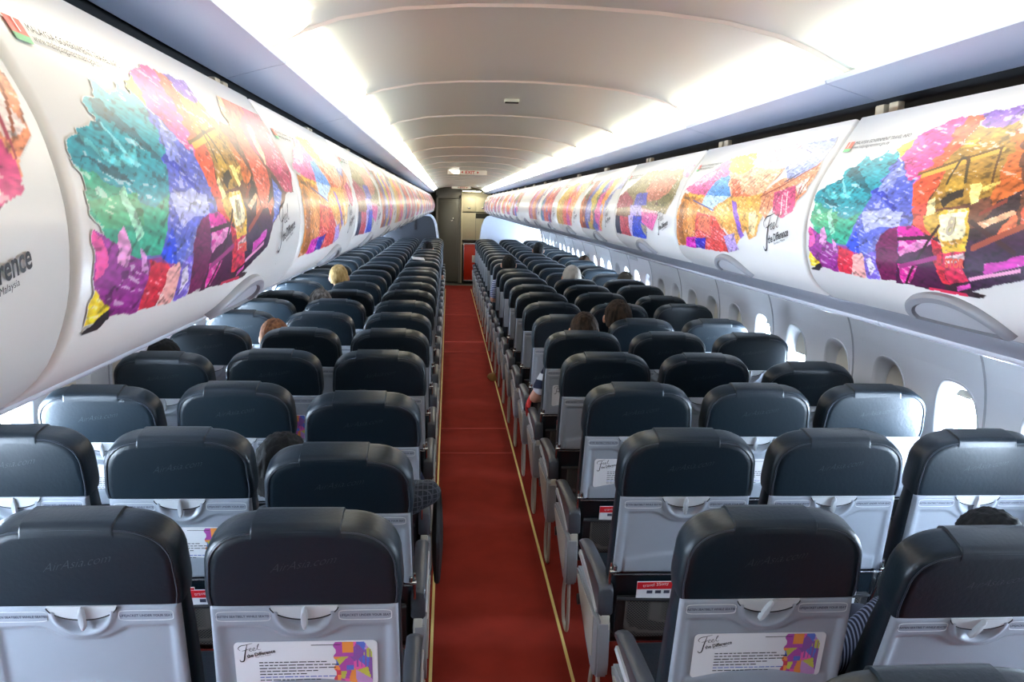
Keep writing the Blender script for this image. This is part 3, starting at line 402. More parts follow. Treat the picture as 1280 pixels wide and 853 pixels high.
WY0 = 3.12; WP = .525; WZ = 1.02
WALLP = [(1.60, 1.64), (1.69, 1.54), (1.76, 1.44), (1.805, 1.34), (1.835, 1.25), (1.852, 1.15), (1.86, 1.05), (1.862, .95), (1.862, .85), (1.86, .72), (1.85, .5), (1.82, .25), (1.80, 0)]
def wallx(z):
    zs = [p[1] for p in WALLP][::-1]; xs = [p[0] for p in WALLP][::-1]; return float(np.interp(z, zs, xs))
def oval(a, b, n=40, e=2.7):
    r = []
    for k in range(n):
        t = 2*PI*k/n; c, s = math.cos(t), math.sin(t)
        r.append((a*math.copysign(abs(c)**(2/e), c), b*math.copysign(abs(s)**(2/e), s)))
    return r
def build_walls():
    k0, k1 = -8, 29
    zl, zh = .78, 1.26
    for side, nm in ((-1, 'left'), (1, 'right')):
        bm = bmesh.new(); n = 40
        for k in range(k0, k1):
            yc = WY0+k*WP; hw = WP/2
            O = oval(.150, .202, n)
            R = []
            for (a, b) in O:                 # rectangle point in the same direction
                t = min(hw/abs(a) if a else 1e9, ((zh-WZ) if b > 0 else (WZ-zl))/abs(b) if b else 1e9); R.append((a*t, b*t))
            # snap four corners
            for cy, cz in ((hw, zh-WZ), (-hw, zh-WZ), (hw, zl-WZ), (-hw, zl-WZ)):
                j = min(range(n), key=lambda q: (R[q][0]-cy)**2+(R[q][1]-cz)**2); R[j] = (cy, cz)
            M_ = [((r[0]+o[0])/2, (r[1]+o[1])/2) for r, o in zip(R, O)]
            loft(bm, [[(side*wallx(WZ+b), yc+a, WZ+b) for a, b in q] for q in (R, M_, O)], False, False)
        ya, yb = WY0+(k0-.5)*WP, WY0+(k1-.5)*WP
        up = [p for p in WALLP if p[1] > zh+.01]+[(wallx(zh), zh)]; lo = [(wallx(zl), zl)]+[p for p in WALLP if p[1] < zl-.01]
        for P in (up, lo): extrude_profile(bm, [(side*x, z) for x, z in P], ya, yb)
        bmesh.ops.remove_doubles(bm, verts=bm.verts, dist=.0005)
        # panel joints, one for every two windows: a raised soft rib
        for k in range(k0, k1, 2):
            y = WY0+(k-.5)*WP+.09
            pts = [(side*(wallx(z)-.001), y-.05*max(0, z-1.0)*2, z) for z in np.linspace(1.62, .3, 24)]
            tube(bm, pts, .005, 6, mi=1)
        tag(to_obj('wall_%s' % nm, bm_mesh(bm, 'wall_'+nm, ['wall_panel', 'wall_seam'], 50)), kind='structure')
        # outer skin with openings left for the panes: plain hull strips above and below
        bm = bmesh.new()
        extrude_profile(bm, [(side*1.05, 2.05), (side*1.75, 1.75), (side*1.93, 1.26)], BACK-.3, END+2.6)
        extrude_profile(bm, [(side*1.93, .80), (side*1.93, -.05)], BACK-.3, END+2.6)
        for ya, yb in ((BACK-.3, WY0-8.6*WP), (WY0+28.55*WP, END+2.6)): extrude_profile(bm, [(side*1.93, 1.27), (side*1.93, .79)], ya, yb)
        tag(to_obj('wall_%s_outer' % nm, bm_mesh(bm, 'hull', 'recess_black')), kind='structure')
    # window parts shared by every window
    def ring_mesh(side):
        bm = bmesh.new(); ovs = [(oval(.152, .204), 0), (oval(.150, .202), -.004), (oval(.142, .194), -.004), (oval(.132, .184), .008), (oval(.112, .162), .040), (oval(.108, .158), .060), (oval(.108, .158), .068)]
        loft(bm, [[(side*(wallx(WZ+b)-1.86+d), a, b) for a, b in o] for o, d in ovs], False, False); return bm_mesh(bm, 'window_frame', 'bezel', 60)
    def pane_mesh(side):
        bm = bmesh.new(); loft(bm, [[(side*.060, a, b) for a, b in oval(.109, .159)], [(side*.063, a, b) for a, b in oval(.109, .159)]]); return bm_mesh(bm, 'pane', 'acrylic_pane')
    def shade_mesh(side, frac):
        bm = bmesh.new(); zb = .160-.32*frac
        pts = [(a, max(b, zb)) for a, b in oval(.110, .161)]
        loft(bm, [[(side*.046, a, b) for a, b in pts], [(side*.050, a, b) for a, b in pts]]); box(bm, (side*.043, 0, zb+.012), (.008, .05, .008), .002); return bm_mesh(bm, 'shade', 'shade_beige')
    RM = {s: ring_mesh(s) for s in (-1, 1)}; PM = {s: pane_mesh(s) for s in (-1, 1)}; SM = {(s, f): shade_mesh(s, f) for s in (-1, 1) for f in (1, .12, .45)}
    closed = {1: {1, 2, 5, 6, 7, 8, 9, 13, 17}, -1: {1, 2, 6, 7, 11, 12, 16}}
    n = 0
    for s in (-1, 1):
        for k in range(-8, 29):
            n += 1
            w = to_obj('window_%d' % n, RM[s]); w.location = (s*1.86, WY0+k*WP, WZ); tag(w, kind='structure')
            to_obj('window_pane', PM[s], w)
            to_obj('window_shade', SM[(s, 1 if (k in closed[s] or k < (-3 if s > 0 else -4)) else (.45 if k % 7 == 3 else .12))], w)  # unseen shades behind the camera are set shut to hold back daylight

# ------------------------------------------------------------------ overhead bins
def word_num(n):
    return ['first', 'second', 'third', 'fourth', 'fifth', 'sixth', 'seventh', 'eighth', 'ninth', 'tenth', 'eleventh', 'twelfth', 'thirteenth', 'fourteenth', 'fifteenth', 'sixteenth', 'seventeenth', 'eighteenth', 'nineteenth', 'twentieth', 'twenty-first', 'twenty-second', 'twenty-third', 'twenty-fourth'][n]
def build_bins():
    H = MOD/2
    def door_mesh(s):
        bm = bmesh.new(); g = .0062; vs = [0]+[i/26 for i in range(1, 27)]
        inner = [door(v) for v in vs]; back = [door(v, -.018) for v in vs]
        loop = lambda y, e: [(s*x, y, z) for x, z in ([door(v, -e) for v in vs]+back[::-1])]
        loft(bm, [loop(-H+g+.001, .006), loop(-H+g+.003, .002), loop(-H+g+.008, 0), loop(H-g-.008, 0), loop(H-g-.003, .002), loop(H-g-.001, .006)]); return bm_mesh(bm, 'door', 'bin_white', 50)
    def body_mesh(s):
        bm = bmesh.new()
        p = [(.66, 2.075), (.60, 2.0), (.575, 1.93), (.565, 1.86), (.567, 1.80), (.585, 1.745), (.618, 1.700), (.66, 1.682), (.720, 1.655), (.738, 1.640), (1.0, 1.622), (1.60, 1.62), (1.60, 1.68), (1.05, 2.04), (.75, 2.075)]
        extrude_profile(bm, [(s*x, z) for x, z in p], -H+.0005, H-.0005, True); return bm_mesh(bm, 'housing', 'bin_grey', 30)
    def rail_mesh(s):
        bm = bmesh.new(); tube(bm, [(s*.741, -H+.002, 1.649), (s*.741, H-.002, 1.649)], .0135, 14); return bm_mesh(bm, 'rail', 'bin_rail')
    def handle_mesh(s):
        bm = bmesh.new(); n = 28
        def out(a, b): return [(a*math.cos(PI*k/n), b*math.sin(PI*k/n)) for k in range(n+1)]
        f = dfn(s, 0); c = .945
        uc = .475 if s > 0 else .64
        def P(q, off):                         # q in metres: (along, up) from the door's bottom edge
            ff = dfn(s, off); return [ff(uc+x/MOD, c-y/DH) for x, y in q]
        loft(bm, [P(out(.137, .062), .000), P(out(.134, .061), .007), P(out(.128, .056), .011), P(out(.113, .047), .010), P(out(.109, .045), .005)], False, False); loft(bm, [P(out(.109, .045), .005), P(out(.02, .02), .006)], False, True, mi=1); return bm_mesh(bm, 'handle', ['handle_grey', 'handle_pale'], 45)
    def hinge_mesh(s):
        bm = bmesh.new(); box(bm, (s*.690, 0, 2.103), (.016, .036, .026), .003); return bm_mesh(bm, 'hinge', 'hinge_cream')
    def text_mesh(s):
        bm = bmesh.new(); f = dfn(s, .002); g = lambda x, y: f(x, y)
        # pen plane: x in u, y up in metres -> v
        feel_mark(bm, lambda x, y: f(.79+x/MOD, .748-y/DH), .165, 0, 0, .10)
        return bm_mesh(bm, 'lettering', 'black_ink', smooth=False)
    def logo_mesh(s):
        bm = bmesh.new(); f0 = dfn(s, .002)
        for (a, b, m) in ((.148, .185, 0), (.185, .200, 1)):
            vs = [bm.verts.new(f0(u, v)) for u, v in ((.036, a), (.064, a), (.064, b), (.036, b))]; bm.faces.new(vs).material_index = m
        add_text(bm, '1', lambda x, y: dfn(s, .003)(.044+x/MOD, .182-y/DH), .022, mi=3)
        add_text(bm, 'MALAYSIA GOVERNMENT TRAVEL INFO', lambda x, y: f0(.070+x/MOD, .168-y/DH), .0115, mi=2)
        add_text(bm, 'www.malaysiagovernment.gov.my', lambda x, y: f0(.070+x/MOD, .190-y/DH), .0105, mi=2)
        return bm_mesh(bm, 'logo', ['logo_red', 'logo_green', 'seam_black', 'paper'], smooth=False)
    D = {}
    for s in (-1, 1):
        g3 = bmesh.new(); f3 = dfn(s, .0026)
        add_text(g3, '8', lambda x, y: f3(.497+x/MOD, .585-y/DH), .040, 0, 0, -.05, mi=0, bold=.001)
        NUM = globals().setdefault('NUM', {}); NUM[s] = bm_mesh(g3, 'car_number', 'hinge_cream', smooth=False); g3 = bmesh.new()
        add_text(g3, 'STOR', lambda x, y: f3(.502+x/MOD, .700-y/DH), .019, 0, 0, .06, bold=.0008)
        NUM[s, 1] = bm_mesh(g3, 'car_lettering', 'logo_red', smooth=False)
        D[s] = dict(door=door_mesh(s), housing=body_mesh(s), rail=rail_mesh(s), handle=handle_mesh(s), hinge=hinge_mesh(s), text=text_mesh(s), logo=logo_mesh(s))
    films = {}
    for s, seq in ((-1, seqL), (1, seqR)):
        sn = 'left' if s < 0 else 'right'
        for k in range(-1, 17):
            key = 'B' if k == -1 else seq[k]
            hi = k in (-1, 0, 1, 2); far = k > 4
            what = PICT[key][0]
            lab = 'white overhead bin with %s, %s on the %s side' % (what, ('%s ahead' % word_num(k)) if k >= 0 else 'beside the camera', sn)
            e = empty('overhead_bin', (0, SEAM0+k*MOD+H, 0), lab, 'overhead bin', 'overhead bins on the %s side' % sn)
            to_obj('bin_housing', D[s]['housing'], e); d = to_obj('bin_door', D[s]['door'], e); to_obj('grab_rail', D[s]['rail'], e)
            to_obj('handle', D[s]['handle'], d)['label'] = 'grey half-oval handle'
            for dy in (-.028, .028):
                h = to_obj('hinge', D[s]['hinge'], e); h.location = (0, -H+dy-.03, 0)
            if key != 'N':
                fk = (s, key, hi)
                if fk not in films:
                    NU, NV = ((460, 230) if key == 'A' else (330, 170)) if hi else (90, 50)
                    films[fk] = film_mesh(s, key, NU, NV, 20+ord(key), PICT[key][1], PICT[key][2])
                to_obj('printed_artwork', films[fk], d)
                to_obj('lettering', D[s]['text'], d)
                if key == 'A': to_obj('car_number', NUM[s], d); to_obj('car_lettering', NUM[s, 1], d)
                if k < 5: to_obj('emblem', D[s]['logo'], d)

# ------------------------------------------------------------------ seats
TL = .772; HT = .750; HB = .542; TZ = .033  # length of the back from pivot to top
def head_outline(w, h0, h1, r, ins, n=10):
    w -= ins; top = h1-ins; r = max(r-ins*.6, .01); P = [(w, h0)]
    P += [(w+.004*math.sin(PI*t), h0+(top-r*1.0-h0)*t) for t in (.33, .66)]
    for k in range(n+1):
        t = PI/2*k/n; c, s_ = math.cos(t)**.86, math.sin(t)**.86
        P.append((w-r+r*c, top-r*.82+r*.82*s_))
    L_ = [(w-r)*t for t in (.5,)]
    P += [(x, top+.003) for x in L_] + [(0, top+.004)]
    Q = P+[(-x, z) for x, z in P[:-1][::-1]]
    return Q
def seat_parts():
    D = {}
    # headrest: puffy leather cushion, flat sewn back face
    bm = bmesh.new(); W = .226; lp = []
    for ins, t in ((.055, -.0470), (.030, -.0465), (.017, -.0455), (.0135, -.041), (.010, -.0455), (.004, -.0410), (.0005, -.030), (0, -.005), (0, .025), (.004, .042), (.016, .056), (.045, .066), (.09, .070)):
        lp.append([(x, t, z) for x, z in head_outline(W, HB, HT, .135, ins)])
    loft(bm, lp); D['headrest'] = bm_mesh(bm, 'headrest', 'leather', 60)
    bm = bmesh.new(); tube(bm, [(x, -.046, z) for x, z in head_outline(W, HB+.002, HT, .135, .0125)], .0022, 6); D['piping'] = bm_mesh(bm, 'piping', 'piping_highlight')
    bm = bmesh.new(); rows = [(.030, -.0485), (.0135, -.0465), (.004, -.0425), (.0005, -.030), (0, -.005), (0, .025), (.004, .042), (.016, .057), (.045, .068)]
    for off, flip in ((.0022, 0),):
        lp = [[(x, t-(.0012 if k < 3 else 0), HT-ins+.0043+(off if 0 < i < 8 else -.004)-(.0006 if abs(x) > .07 else 0)) for i, x in enumerate((-.112, -.110, -.107, -.05, 0, .05, .087, .090, .092))] for k, (ins, t) in enumerate(rows)]
        loft(bm, lp, False, False, closed=False)
    D['cap'] = bm_mesh(bm, 'headrest_cap', 'leather', 60)
    bm = bmesh.new(); add_text(bm, 'AirAsia.com', lambda x, y: (x, -.0478, .640+y), .031, -.075, -.008, .17, shear=.7, sx=1.0, bold=-.0006); D['stitch'] = bm_mesh(bm, 'embroidery', 'leather_stitch', smooth=False)
    # lower backrest with thick dark sides
    bm = bmesh.new()
    def sec(z, w, t0, t1, r=.02):
        return [(w-r, t0, z), (w, t0+r, z), (w, t1-r*1.5, z), (w-r*1.5, t1, z), (w*.5, t1+.006, z), (0, t1+.004, z), (-w*.5, t1+.006, z), (-w+r*1.5, t1, z), (-w, t1-r*1.5, z), (-w, t0+r, z), (-w+r, t0, z), (0, t0, z)]
    loft(bm, [sec(-.04, .200, -.02, .06), sec(.0, .215, -.026, .085), (sec(.12, .222, -.028, .100)), sec(.30, .223, -.030, .085), sec(.44, .222, -.030, .072), sec(.552, .219, -.030, .060)])
    D['backrest'] = bm_mesh(bm, 'backrest', 'leather', 50)
    # tray table: moulded face as a height field
    def relief(x, d):
        ax = abs(x); wave = .060+.034*math.exp(-(x/.075)**4)+.0*ax
        h = 0
        e = (d-wave); h -= .0045/(1+math.exp(-e/.0022)) * 1.5
        h += .004/(1+math.exp((.205-ax)/-.003)) if False else 0
        side = 1/(1+math.exp((ax-.196)/.003)); h = h*side
        rr = math.hypot(x, (d-.014)*1.05)
        h += .0065*math.exp(-((rr-.066)/.0075)**2)*(1 if d > .016 else .3)
        h -= .0065/(1+math.exp((rr-.056)/.003))
        arc = .243-.024*math.cos(min(1, ax/.17)*PI/2)
        if ax < .19: h += .0050/(1+math.exp(-(d-arc)/.003))*side
        return h
    bm = bmesh.new(); NX, NZ = 96, 70; w0, w1, z1, z0 = .219, .2235, .5425, .244; G = []
    for j in range(NZ+1):
        row = []; v = j/NZ; d = v*(z1-z0)
        for i in range(NX+1):
            u = 2*i/NX-1; w = w0+(w1-w0)*v; x = u*w
            ex = max(0, abs(x)-(w-.010)); ez = max(0, .010-d, d-(z1-z0-.010)); e = math.hypot(ex, ez)/.010
            rnd = .010*(1-math.sqrt(max(0, 1-min(1, e)**2)))
            row.append(bm.verts.new((x, -.0485-relief(x, d)+rnd, z1-d)))
        G.append(row)
    for j in range(NZ):
        for i in range(NX): bm.faces.new((G[j][i], G[j+1][i], G[j+1][i+1], G[j][i+1]))
    rim = [G[0][i] for i in range(NX+1)]+[G[j][NX] for j in range(1, NZ+1)]+[G[NZ][i] for i in range(NX-1, -1, -1)]+[G[j][0] for j in range(NZ-1, 0, -1)]
    bk = [bm.verts.new((v.co.x*.99, -.027, v.co.z)) for v in rim]; n = len(rim)
    for k in range(n): bm.faces.new((rim[k], rim[(k+1) % n], bk[(k+1) % n], bk[k]))
    bm.faces.new(bk); D['tray'] = bm_mesh(bm, 'tray_table', 'tray_plastic', 70)
    # low detail tray for distant rows
    bm = bmesh.new(); box(bm, (0, -.038, .393), (.442, .022, .298), .006, 2); D['tray_far'] = bm_mesh(bm, 'tray_table', 'tray_plastic')
    # latch plate with dark gap line, and turn latch
    bm = bmesh.new(); pts = [(.078*math.cos(t), .542-.036*math.sin(t)) for t in [PI*k/20 for k in range(21)]]
    prism(bm, pts, lambda u, v, t: (u, t, v), -.0475, -.0515); D['plate'] = bm_mesh(bm, 'latch_plate', 'pale_plastic')
    bm = bmesh.new(); tube(bm, [(.080*math.cos(t), -.0515, .543-.038*math.sin(t)) for t in [PI*(k+1)/22 for k in range(21)]], .0017, 6); D['gap'] = bm_mesh(bm, 'latch_seam', 'seam_black')
    bm = bmesh.new(); loft(bm, [[(x*s_, -.049-t, (.511)+z*s_) for x, z in oval(.0075, .031, 16, 2.3)] for s_, t in ((1, 0), (1, .010), (.8, .014))]); D['latch'] = bm_mesh(bm, 'tray_latch', 'latch_plastic')
    # moulded notices
    for nm, xc, s_ in (('notice_left', -.142, 'FASTEN SEATBELT WHILE SEATED'), ('notice_right', .142, 'LIFEJACKET UNDER YOUR SEAT')):
        bm = bmesh.new(); tube(bm, [(xc+x, -.0487, .5135+z) for x, z in oval(.062, .0135, 36, 6)], .0012, 5, closed=True)
        add_text(bm, s_, lambda x, y: (xc+x, -.0492, .5105+y), .0088, align='CENTER', mi=1, bold=.0002, sx=.96); D[nm] = bm_mesh(bm, nm, ['pale_plastic', 'print_ink'])
    # placard: white card with writing and a painted corner picture
    bm = bmesh.new(); yq = -.0430
    def rr(x0, x1, z0_, z1_, r=.012, n=5):
        P = []
        for cx, cz, a in ((x1-r, z1_-r, 0), (x0+r, z1_-r, 90), (x0+r, z0_+r, 180), (x1-r, z0_+r, 270)): P += [(cx+r*math.cos(math.radians(a+90*k/n)), cz+r*math.sin(math.radians(a+90*k/n))) for k in range(n+1)]
        return P
    cf = lambda u, v, t: (u, t, v)
    prism(bm, rr(-.172, .168, .301, .435), cf, yq, yq-.001, 0)
    g = lambda x, y: (x, yq-.0018, y+TZ)
    feel_mark(bm, g, .095, -.155, .343, .12, mi=1)
    rs = random.Random(4)
    for i in range(7):
        z = .342-i*.0088; x = -.115; end = (.055, .085, .06, .03, .0, .06, .04)[i]
        while x < end-.01:
            l = rs.uniform(.006, .02); box(bm, (x+l/2, yq-.0016, z+TZ), (l, .0006, .0022), mi=1 if i != 5 else 2); x += l+.003
    box(bm, (.045, yq-.0016, .424), (.07, .0006, .0014), mi=1)
    cols = [(.45, .08, .38), (.85, .30, .06), (.55, .30, .60), (.10, .18, .60), (.65, .06, .10), (.55, .55, .08), (.80, .12, .40), (.25, .10, .35)]
    NXp, NZp = 40, 44; px = np.linspace(.066, .155, NXp+1); pz = np.linspace(.305, .432, NZp+1); VV = [[bm.verts.new((x+.004*math.sin(z*190)*(1 if i == 0 else 0), yq-.0016, z)) for i, x in enumerate(px)] for z in pz]
    cells = [(rs.random(), rs.random(), k % 8) for k in range(30)]
    for j in range(NZp):
        for i in range(NXp):
            a = (i+.5)/NXp; b = (j+.5)/NZp
            if a > .62 and b > .5 and (a-.62)+(b-.5)*.9 > .62: continue
            ci = min(cells, key=lambda c: (c[0]-a)**2+(c[1]-b)**2)[2]
            if a > .5 and .42 < b < .82 and (int(a*26) % 3 == 0): ci = 7
            if b > .65 and a < .5: ci = 1 if a > .2 and b > .75 else 0
            if .3 < a < .5 and .35 < b < .45: ci = 3
            bm.faces.new((VV[j][i], VV[j][i+1], VV[j+1][i+1], VV[j+1][i])).material_index = 3+ci
    for i, c in enumerate(cols):
        if 'ink%d' % i not in MAT: mat('ink%d' % i, c, .4)
    if 'ink_blue' not in MAT: mat('ink_blue', (.08, .12, .45), .5)
    D['placard'] = bm_mesh(bm, 'placard', ['paper', 'black_ink', 'ink_blue']+['ink%d' % i for i in range(8)], smooth=False)
    # tray arms / hinges: chrome end pieces
    bm = bmesh.new()
    for s in (-1, 1):
        tube(bm, [(s*.2285, -.040, .284), (s*.2285, -.038, .257), (s*.2290, -.026, .15), (s*.225, -.005, .04)], [.0045, .006, .006, .006], 8)
        tube(bm, [(s*.214, -.052, .254), (s*.236, -.052, .254)], .0075, 12); box(bm, (s*.2175, -.051, .269), (.012, .012, .022), .003)
    tube(bm, [(-.222, -.050, .2415), (.222, -.050, .2415)], .0028, 6)
    D['hinge'] = bm_mesh(bm, 'tray_arms', 'steel')
    # literature pocket: dark rim and net
    bm = bmesh.new(); box(bm, (0, -.036, .060), (.40, .012, .17), .005); tube(bm, [(-.20, -.046, .139), (-.1, -.056, .142), (0, -.060, .142), (.1, -.056, .142), (.20, -.046, .139)], .006, 8)
    D['pocket'] = bm_mesh(bm, 'literature_pocket', 'dark_plastic')
    bm = bmesh.new(); loft(bm, [[(x, -.047-.012*(1-(x/.2)**2)*(z > -.0), z) for x in np.linspace(-.17, .17, 9)] for z in (-.02, .06, .136)], False, False, closed=False); D['net'] = bm_mesh(bm, 'pocket_net', 'pocket_net')
    # cushion, frame, arms (in seat frame: y forward from the pivot)
    bm = bmesh.new(); box(bm, (0, .30, .405), (.435, .46, .115), .035, 4); D['cushion'] = bm_mesh(bm, 'seat_cushion', 'leather', 60)
    bm = bmesh.new(); box(bm, (0, .28, .335), (.46, .40, .03), .008); tube(bm, [(-.254, .13, .30), (.254, .13, .30)], .022, 10); tube(bm, [(-.254, .42, .30), (.254, .42, .30)], .022, 10)
    D['frame'] = bm_mesh(bm, 'seat_frame', 'dark_plastic')
    def leg(xs):
        bm = bmesh.new()
        for x in xs:
            tube(bm, [(x, .13, .30), (x, .10, .16), (x, .06, .012)], .014, 8); tube(bm, [(x, .42, .30), (x, .44, .16), (x, .46, .012)], .014, 8); tube(bm, [(x, .07, .05), (x, .40, .29)], .010, 8); box(bm, (x, .26, .009), (.05, .48, .018), .004)
        return bm_mesh(bm, 'leg', 'arm_beige')
    D['leg'] = leg((0,))
    # arm pad
    def pad(w):
        bm = bmesh.new(); lp = []
        for y, t, b in ((-.005, .632, .545), (.0, .642, .535), (.02, .652, .533), (.15, .655, .570), (.30, .650, .600), (.41, .642, .603), (.445, .632, .602), (.458, .615, .606)):
            h = w/2; c = .010; e = .004 if y in (-.005, .458) else 0
            lp.append([(-h+e, y, b+c), (-h+c, y, b), (h-c, y, b), (h-e, y, b+c), (h-e, y, t-c), (h-c, y, t-.002), (0, y, t), (-h+c, y, t-.002), (-h+e, y, t-c)])
        loft(bm, lp); return bm_mesh(bm, 'armrest', 'arm_pad', 50)
    D['arm'] = pad(.050)
    bm = bmesh.new(); box(bm, (0, .012, .512), (.030, .040, .055), .004); D['armblock'] = bm_mesh(bm, 'armrest_pivot', 'arm_beige')
    # aisle end panel (outline in y,z)
    def endpanel(s):                          # s = aisle side of the seat
        bm = bmesh.new(); O = [(-.012, .490), (.02, .497), (.40, .497), (.46, .485), (.45, .455), (.34, .39), (.20, .315), (.10, .275), (.04, .262), (.0, .28), (-.012, .33)]
        prism(bm, O, lambda u, v, t: (t, u, v), -.023, .023); es = [e for e in bm.edges]; bmesh.ops.bevel(bm, geom=es, offset=.007, segments=2, affect='EDGES', clamp_overlap=True)
        return bm_mesh(bm, 'end_panel', 'arm_shell', 50)
    D['end'] = endpanel(1)
    bm = bmesh.new(); prism(bm, [(.06, .478), (.40, .478), (.42, .465), (.32, .405), (.18, .335), (.09, .31), (.06, .33)], lambda u, v, t: (t, u, v), 0, .004); D['lit_face'] = bm_mesh(bm, 'panel_lit_face', 'arm_beige')  # paler plate: the lit aisle side of the end panel put into colour
    bm = bmesh.new(); prism(bm, [(.03, .545), (.14, .578), (.40, .604), (.42, .580), (.14, .552), (.04, .530)], lambda u, v, t: (t, u, v), -.004, .004); D['armtrim'] = bm_mesh(bm, 'armrest_trim', 'pale_plastic')
    bm = bmesh.new()
    tube(bm, bez([(0, .02, .27), (0, .01, .14), (0, .03, .03), (0, .08, .012)]), .008, 8); tube(bm, bez([(0, .10, .28), (0, .16, .14), (0, .14, .03), (0, .08, .012)]), .008, 8); D['loop'] = bm_mesh(bm, 'floor_bracket', 'arm_beige')
    # magazine that stands in a pocket
    bm = bmesh.new(); box(bm, (0, -.048, .155), (.15, .006, .11), .001, 1); box(bm, (0, -.0515, .196), (.15, .001, .028), mi=1); add_text(bm, 'travel 3Sixty', lambda x, y: (x, -.0522, .19+y), .018, -.055, 0, .1, mi=0)
    for q in range(3): box(bm, (-.03+q*.03, -.0515, .17), (.02, .001, .012), mi=2)
    D['mag'] = bm_mesh(bm, 'magazine', ['paper', 'mag_red', 'print_ink'], smooth=False)
    return D

# recline in degrees beyond upright, keyed by (side, column 0 aisle..2 window, row)
REC = {(-1, 0, 2): 8, (-1, 0, 3): 8, (-1, 1, 1): -1, (-1, 1, 3): 1.5, (-1, 2, 3): 5, (-1, 2, 2): -1.5, (-1, 2, 4): 4, (1, 1, 1): 7.5, (1, 0, 0): .3,
       (1, 2, 4): 8, (1, 2, 6): 4, (1, 1, 6): 5, (1, 2, 8): 4, (-1, 2, 5): -1, (-1, 2, 6): -1, (-1, 1, 9): 0, (1, 0, 6): 0, (1, 1, 8): -2, (1, 2, 9): -2, (-1, 0, 12): 6, (1, 0, 12): 6, (-1, 2, 8): 5, (1, 2, 13): 5, (-1, 1, 13): 4}
CARD = {(-1, 0, 1), (-1, 1, 2), (1, 0, 1), (1, 0, 3), (1, 1, 3), (1, 2, 3), (1, 0, 5), (-1, 1, 4), (1, 1, 5), (-1, 0, 4), (-1, 2, 3)}
MAGS = {(-1, 1, 2), (1, 0, 2), (1, 0, 3), (1, 1, 2), (1, 0, 5), (-1, 0, 3), (-1, 0, 2), (1, 2, 2), (1, 1, 3)}
def seat_xy(side, col, row): return side*(A0+SP*col), Y1+PITCH*(row-1)+TL*math.sin(LEAN)
def build_seats():
    D = seat_parts(); CN = ['aisle', 'middle', 'window']
    for side in (-1, 1):
        sn = 'left' if side < 0 else 'right'
        for row in range(0 if side > 0 else 1, 24):
            for c in range(3):
                if row == 0 and c > 0: continue
                x, y = seat_xy(side, c, row); rec = REC.get((side, c, row), ((row*7+c*3+side) % 5-2)*.5 if row > 6 else 0)
                nth = word_num(row if side > 0 else row-1)
                lab = '%sdark leather %s seat with grey tray back, %s side, %s row from the camera' % ('reclined ' if rec > 3 else '', CN[c], sn, nth)
                r = empty('airplane_seat', (x, y, 0), lab, 'airplane seat', 'rows of dark leather cabin seats')
                R = LEAN+math.radians(rec); far = row > 9
                def B(name, me, par=None):
                    o = to_obj(name, me, par or r)
                    if par is None: o.location = (0, 0, .42); o.rotation_euler = (R, 0, 0)
                    return o
                h = B('headrest', D['headrest']); B('backrest', D['backrest'])
                t = B('tray_table', D['tray_far' if far else 'tray'])
                if not far:
                    B('piping', D['piping'], h); B('headrest_cap', D['cap'], h)
                    if row < 7: B('embroidery', D['stitch'], h)
                    B('latch_plate', D['plate'], t); B('latch_seam', D['gap'], t)
                    B('seatbelt_notice', D['notice_left'], t); B('lifejacket_notice', D['notice_right'], t)
                    la = B('tray_latch', D['latch'], t)
                    if (side, c, row) in ((1, 0, 1), (1, 1, 1)): # turned latch
                        a = -.45; la.matrix_local = Matrix.Translation((0, 0, .525)) @ Matrix.Rotation(-a, 4, 'Y') @ Matrix.Translation((0, 0, -.525))
                    B('tray_arms', D['hinge'])
                    p = B('literature_pocket', D['pocket']); B('pocket_net', D['net'], p)
                    if (side, c, row) in CARD: B('placard', D['placard'], t)['label'] = 'white placard with colourful corner picture'
                    if (side, c, row) in MAGS:
                        for i, (dx, cz) in enumerate(((-.06, 0), (.07, -.008))):
                            m = to_obj('magazine', D['mag']); m.matrix_world = Matrix.Translation((x, y, .42)) @ Matrix.Rotation(R, 4, 'X') @ Matrix.Translation((dx, -.003*i, cz))
                            tag(m, '%s red and white magazine in the pocket behind the %s %s seat, %s row' % (('left', 'right')[i], sn, CN[c], nth), 'magazine', 'magazines in the seat pockets')
                to_obj('seat_cushion', D['cushion'], r); to_obj('seat_frame', D['frame'], r)
                # armrests: towards the aisle on every seat, plus the wall side on window seats
                for q in ([-side, side] if c == 2 else [-side]):
                    a = to_obj('armrest', D['arm'], r); ax = q*.254+(side*.014 if (c == 0) else 0); a.location = (ax, -.075 if c == 0 else -.02, -.047 if c == 0 else -.055)
                    if not far:
                        b = to_obj('armrest_pivot', D['armblock'], a)
                        if c == 0: tr = to_obj('armrest_trim', D['armtrim'], a); tr.location = (-side*.025, 0, 0)
                if c == 0:
                    e = to_obj('end_panel', D['end'], r); e.location = (-side*.246, -.075, -.022)
                    i2 = to_obj('panel_lit_face', D['lit_face'], e); i2.location = (-side*.023-(.003 if side > 0 else 0)+.0, 0, 0)
                    l = to_obj('floor_bracket', D['loop'], r); l.location = (-side*.250, -.06, -.008)
                if c != 1:
                    for lx in ((.20,) if c == 0 else (-.20,)):
                        l = to_obj('leg', D['leg'], r); l.location = (side*lx, 0, 0)

